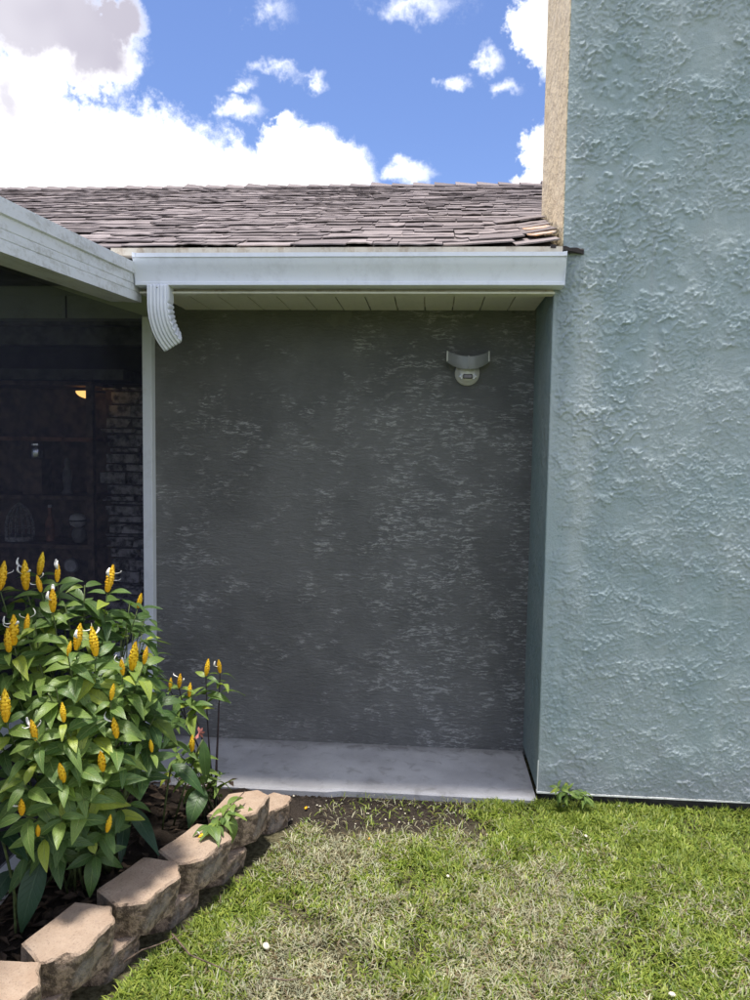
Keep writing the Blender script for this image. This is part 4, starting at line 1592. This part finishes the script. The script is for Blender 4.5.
for (px, py, dx) in ((237, 800, -.1), (246, 803, .2), (229, 812, -.3)):       # leaves hanging over the front of the stone
    b = at(px, py, 2, .22) + Vector((.02, -.03, 0))
    inst('leaf', LEAF_M[2], ct, Matrix.Translation(b) @ frame(Vector((.25 + dx * .2, -.35, -.75)), Vector((.5, -.6, .4))) @ Matrix.Scale(.105, 4))
for (px, py, s_) in ((206, 833, .62), (213, 829, .45)):
    b = at(px, py, 2, .212)
    add_flower(ct, b, Vector((-.3, -.9, .12)), R5, 1, s_)

# --- weed at the foot of the chimney wall
R6 = random.Random(14)
wd = thing('weed', (.675, 3.255, 0), 'small leafy weed growing at the foot of the blue-green wall', 'weed')
wl = []
for k in range(7):
    tip = Vector((.675 + R6.uniform(-.09, .10), 3.225 + R6.uniform(-.05, .02), .06 + R6.uniform(0, .06)))
    shoot(Vector((.675, 3.255, -.01)), tip, wd, R6, 'n', 'stem_green', 3, .48, .3, .0018, store=wl, spread=1.4)
for (M, gi, br) in wl:
    inst('leaf', LEAF_M[gi], wd, M)

# ------------------------------------------------------------------ lawn
def bump2(x, y, cx, cy, rx, ry):
    return np.exp(-(((x - cx) / rx) ** 2 + ((y - cy) / ry) ** 2))


def make_lawn(name, label, x0, x1, y0, y1, n, near=True, hole=None):
    x = rng.uniform(x0, x1, n)
    y = rng.uniform(y0, y1, n)
    n1 = vnoise(x, y, 3.2, 1) * .6 + vnoise(x, y, 8.5, 2) * .4
    n2 = vnoise(x, y, 5.0, 3) * .6 + vnoise(x, y, 14.0, 4) * .4
    dens = np.ones(n)
    # bare earth along the slab, thin trampled strip, small brown spot
    bare = np.clip((y - 2.80 + (n1 - .5) * .6) / .30, 0, 1) * np.clip((.40 - x + (n2 - .5) * .35) / .22, 0, 1)
    dens *= 1 - .965 * bare
    tr = np.clip(bump2(x, y, -.36, 2.62, .24, .42) + .7 * bump2(x, y, -.25, 2.1, .3, .3), 0, 1)
    dens *= 1 - .42 * tr
    dens *= 1 - .55 * bump2(x, y, .22, 2.33, .11, .07)
    stx = -.98 + (y - 2.0) * .37 + .11
    keep = (rng.random(n) < dens) & (x > stx) & (y < 3.275 + .02 * (x > .5))
    keep &= ~((n2 < .30) & (rng.random(n) < .75))
    if hole is not None:
        keep &= ~((x > hole[0]) & (x < hole[1]) & (y > hole[2]) & (y < hole[3]))
    if not near:
        keep &= ~((x < -.7) & (y > .4))
    x, y, n1, n2, tr = x[keep], y[keep], n1[keep], n2[keep], tr[keep]
    n = len(x)
    # dry fraction: bleached middle, greener by the wall and the stones
    dry = .35 + .62 * (n1 - .5) + .55 * (n2 - .5) + .22 * tr + .16 * bump2(x, y, .1, 2.15, .7, .35) - .26 * np.clip((y - 2.75) / .4, 0, 1) * (x > .2) - .34 * bump2(x, y, -.66, 2.3, .18, .5)
    dry = np.clip(dry, .05, .85)
    cl_ = vnoise(x, y, 38, 9)
    isdry = (.55 * rng.random(n) + .45 * cl_) < dry
    az = rng.uniform(0, 2 * np.pi, n) * .8 + 2 * np.pi * vnoise(x, y, 14, 6) * 1.6
    lean = np.where(isdry, rng.uniform(.75, 1.45, n), rng.uniform(.45, 1.3, n))
    L = np.where(isdry, rng.uniform(.010, .038, n), rng.uniform(.012, .044, n)) * (.75 + .6 * vnoise(x, y, 9, 7)) * (1.0 if near else 1.5)
    W = np.where(isdry, rng.uniform(.0008, .0022, n), rng.uniform(.0011, .0030, n)) * (1.0 if near else 3.2)
    dx, dy = np.cos(az), np.sin(az)
    px_, py_ = -dy, dx
    k = 7
    V = np.zeros((n, k, 3))
    z0 = np.where(isdry, rng.uniform(.0, .022, n), rng.uniform(-.002, .01, n))
    ts = [0, .4, .75, 1.0]
    ws = [.75, 1.0, .7, 0]
    row = 0
    bend = rng.uniform(-.2, .6, n)
    for i_, (t, w) in enumerate(zip(ts, ws)):
        th = np.clip(lean + bend * t, 0, 1.72)
        h = L * t * np.cos(th * (.55 + .45 * t))
        r_ = L * t * np.sin(th * (.55 + .45 * t))
        cx, cy, cz = x + dx * r_, y + dy * r_, np.maximum(z0 + h, .002)
        if i_ < 3:
            for s_ in (-1, 1):
                V[:, row, 0] = cx + px_ * W * w * s_
                V[:, row, 1] = cy + py_ * W * w * s_
                V[:, row, 2] = cz
                row += 1
        else:
            V[:, row] = np.stack([cx, cy, cz], 1)
    base = (np.arange(n) * k)[:, None]
    quads = np.concatenate([base + np.array([[0, 1, 3, 2]]), base + np.array([[2, 3, 5, 4]])], 1).reshape(-1, 4)
    tris = base + np.array([[4, 5, 6]])
    me = bpy.data.meshes.new(name)
    me.vertices.add(n * k)
    me.vertices.foreach_set('co', V.reshape(-1).astype(np.float32))
    nl = quads.size + tris.size
    me.loops.add(nl)
    me.loops.foreach_set('vertex_index', np.concatenate([quads.ravel(), tris.ravel()]).astype(np.int32))
    nf = len(quads) + len(tris)
    me.polygons.add(nf)
    st_ = np.concatenate([np.arange(len(quads)) * 4, len(quads) * 4 + np.arange(len(tris)) * 3])
    me.polygons.foreach_set('loop_start', st_.astype(np.int32))
    me.update(calc_edges=True)
    r1 = rng.random(n)[:, None]
    r2_ = rng.random(n)[:, None]
    g0, g1, g2 = np.array([[.095, .155, .022]]), np.array([[.27, .325, .050]]), np.array([[.38, .40, .095]])
    green = g0 * (1 - r1) + g1 * r1
    green = np.where(r2_ > .8, green * .4 + g2 * .6, green)
    d0, d1, d2 = np.array([[.27, .23, .12]]), np.array([[.50, .47, .33]]), np.array([[.16, .11, .06]])
    dryc = d0 * (1 - r1) + d1 * r1
    dryc = np.where(r2_ > .84, d2, dryc)
    grey = np.array([[.33, .36, .25]])
    dryc = np.where(r2_ < .38, dryc * .4 + grey * .6, dryc)
    C = np.where(isdry[:, None], dryc, green)
    C = C * (.72 + .56 * vnoise(x, y, 24, 12))[:, None]
    C4 = np.concatenate([C, np.ones((n, 1))], 1)
    at2 = me.color_attributes.new('blade', 'FLOAT_COLOR', 'POINT')
    at2.data.foreach_set('color', np.repeat(C4, k, axis=0).ravel().astype(np.float32))
    me.materials.append(MATS['grass'])
    o = bpy.data.objects.new(name, me)
    COL.objects.link(o)
    return tag(o, label, 'grass', kind='stuff')


make_lawn('lawn_grass', 'short patchy green and straw-coloured lawn in front of the house', -1.1, 1.75, 1.65, 3.32, 310000)
make_lawn('lawn_grass', 'lawn running on around and behind the viewer', -2.4, 3.6, -1.1, 3.32, 75000, near=False, hole=(-1.1, 1.75, 1.65, 3.32))

# soil crumbs on the bare strip and leaf litter in the bed
def scatter(name, label, mname, n, fn, smin, smax, flat):
    m_ = MB()
    r = random.Random(n)
    for i in range(n):
        x, y, z = fn(r)
        s_ = r.uniform(smin, smax)
        a = r.uniform(0, 6.28)
        if flat:
            d = Vector((math.cos(a), math.sin(a), r.uniform(-.3, .3))) * s_
            e_ = Vector((-math.sin(a), math.cos(a), r.uniform(-.5, .5))) * s_ * r.uniform(.25, .5)
            c_ = Vector((x, y, z + .004))
            u_ = Vector((0, 0, s_ * .22))
            m_.add([c_ - d, c_ - e_ + u_, c_ + d, c_ + e_ + u_], [(0, 1, 2), (0, 2, 3)])
        else:
            vs = []
            for (ax, ay, az_) in ((1, 0, 0), (-1, 0, 0), (0, 1, 0), (0, -1, 0), (0, 0, 1), (0, 0, -.4)):
                k = s_ * r.uniform(.6, 1.2)
                vs.append((x + ax * k, y + ay * k, z + az_ * k * .8))
            m_.add(vs, [(0, 2, 4), (2, 1, 4), (1, 3, 4), (3, 0, 4), (2, 0, 5), (1, 2, 5), (3, 1, 5), (0, 3, 5)])
    return tag(m_.build(name, mname), label, 'debris', kind='stuff')


scatter('soil_crumbs', 'crumbs of dark earth on the bare strip along the slab', 'soil_crumb', 1500,
        lambda r: (r.uniform(-.68, .48), 3.285 - abs(r.gauss(0, .13)), -.010), .003, .010, False)
scatter('pale_grit', 'pale grit scattered along the edge of the slab', 'pebble', 90,
        lambda r: (r.uniform(-.6, 1.2), 3.28 - abs(r.gauss(0, .12)), .001), .0025, .006, False)


def bedpt(r):
    y = r.uniform(1.3, 3.25)
    return (r.uniform(-1.39, bed_right(y) - .09), y, .065)


scatter('leaf_litter', 'brown dead leaves littering the flower bed', 'litter', 700, bedpt, .012, .04, True)

# ------------------------------------------------------------------ small things on the lawn
def lump(name, px, py, s, mname, label, cat, z=.03, sy=.7):
    p_ = at(px, py, 2, z)
    bm = bmesh.new()
    bmesh.ops.create_icosphere(bm, subdivisions=2, radius=1)
    for v in bm.verts:
        k = 1 + .25 * mnoise.noise(v.co * 1.3 + Vector((px, py, 0)))
        v.co = Vector((v.co.x * s * k, v.co.y * s * sy * k, v.co.z * s * .5 * k))
    me = bpy.data.meshes.new(name)
    bm.to_mesh(me)
    bm.free()
    me.materials.append(MATS[mname])
    me.shade_smooth()
    o = bpy.data.objects.new(name, me)
    COL.objects.link(o)
    o.location = p_
    o.rotation_euler.z = px
    return tag(o, label, cat)


lump('stone_chip', 266, 946, .015, 'pebble', 'cream stone chip lying on the grass right of the edging stones', 'stone chip', .035)
lump('pale_pebble', 586, 836, .009, 'pebble', 'small white pebble on the grass below the weed', 'pebble', .03)
lump('pale_pebble', 563, 806, .007, 'petal_white', 'tiny white pebble at the corner of the blue-green wall', 'pebble', .02)
lump('pale_pebble', 619, 806, .006, 'petal_white', 'tiny white pebble just right of the weed', 'pebble', .02)
lump('pale_pebble', 448, 876, .008, 'pebble', 'small white pebble in the middle of the lawn', 'pebble', .03)
lump('pale_pebble', 672, 994, .010, 'pebble', 'white pebble on the lawn at the bottom edge of the picture', 'pebble', .03)
lump('fallen_petal', 306, 808, .011, 'bract_yellow', 'orange fallen petal on the bare earth by the slab', 'petal', .006, .5)
lump('fallen_petal', 369, 839, .009, 'bract_yellow', 'orange fallen petal on the thin grass below the bare earth', 'petal', .02, .5)


def twig(pts_, r, label):
    w_ = [at(a, b, 2, z) for a, b, z in pts_]
    m_ = MB().tube(w_, [r * (1 - .5 * i / (len(w_) - 1)) for i in range(len(w_))], 6)
    tag(m_.build('twig', 'twig', base=tuple(w_[0]), smooth=True), label, 'twig')


twig([(172, 934, .04), (190, 955, .05), (212, 964, .045), (231, 973, .04)], .0035, 'thin grey twig on the grass beside the second edging stone')
twig([(124, 962, .03), (142, 950, .045), (160, 944, .05), (182, 934, .04)], .003, 'thin brown twig leaning towards the edging stones')
twig([(270, 978, .04), (285, 980, .045), (302, 979, .04)], .003, 'short dark twig on the lawn below the cream stone chip')
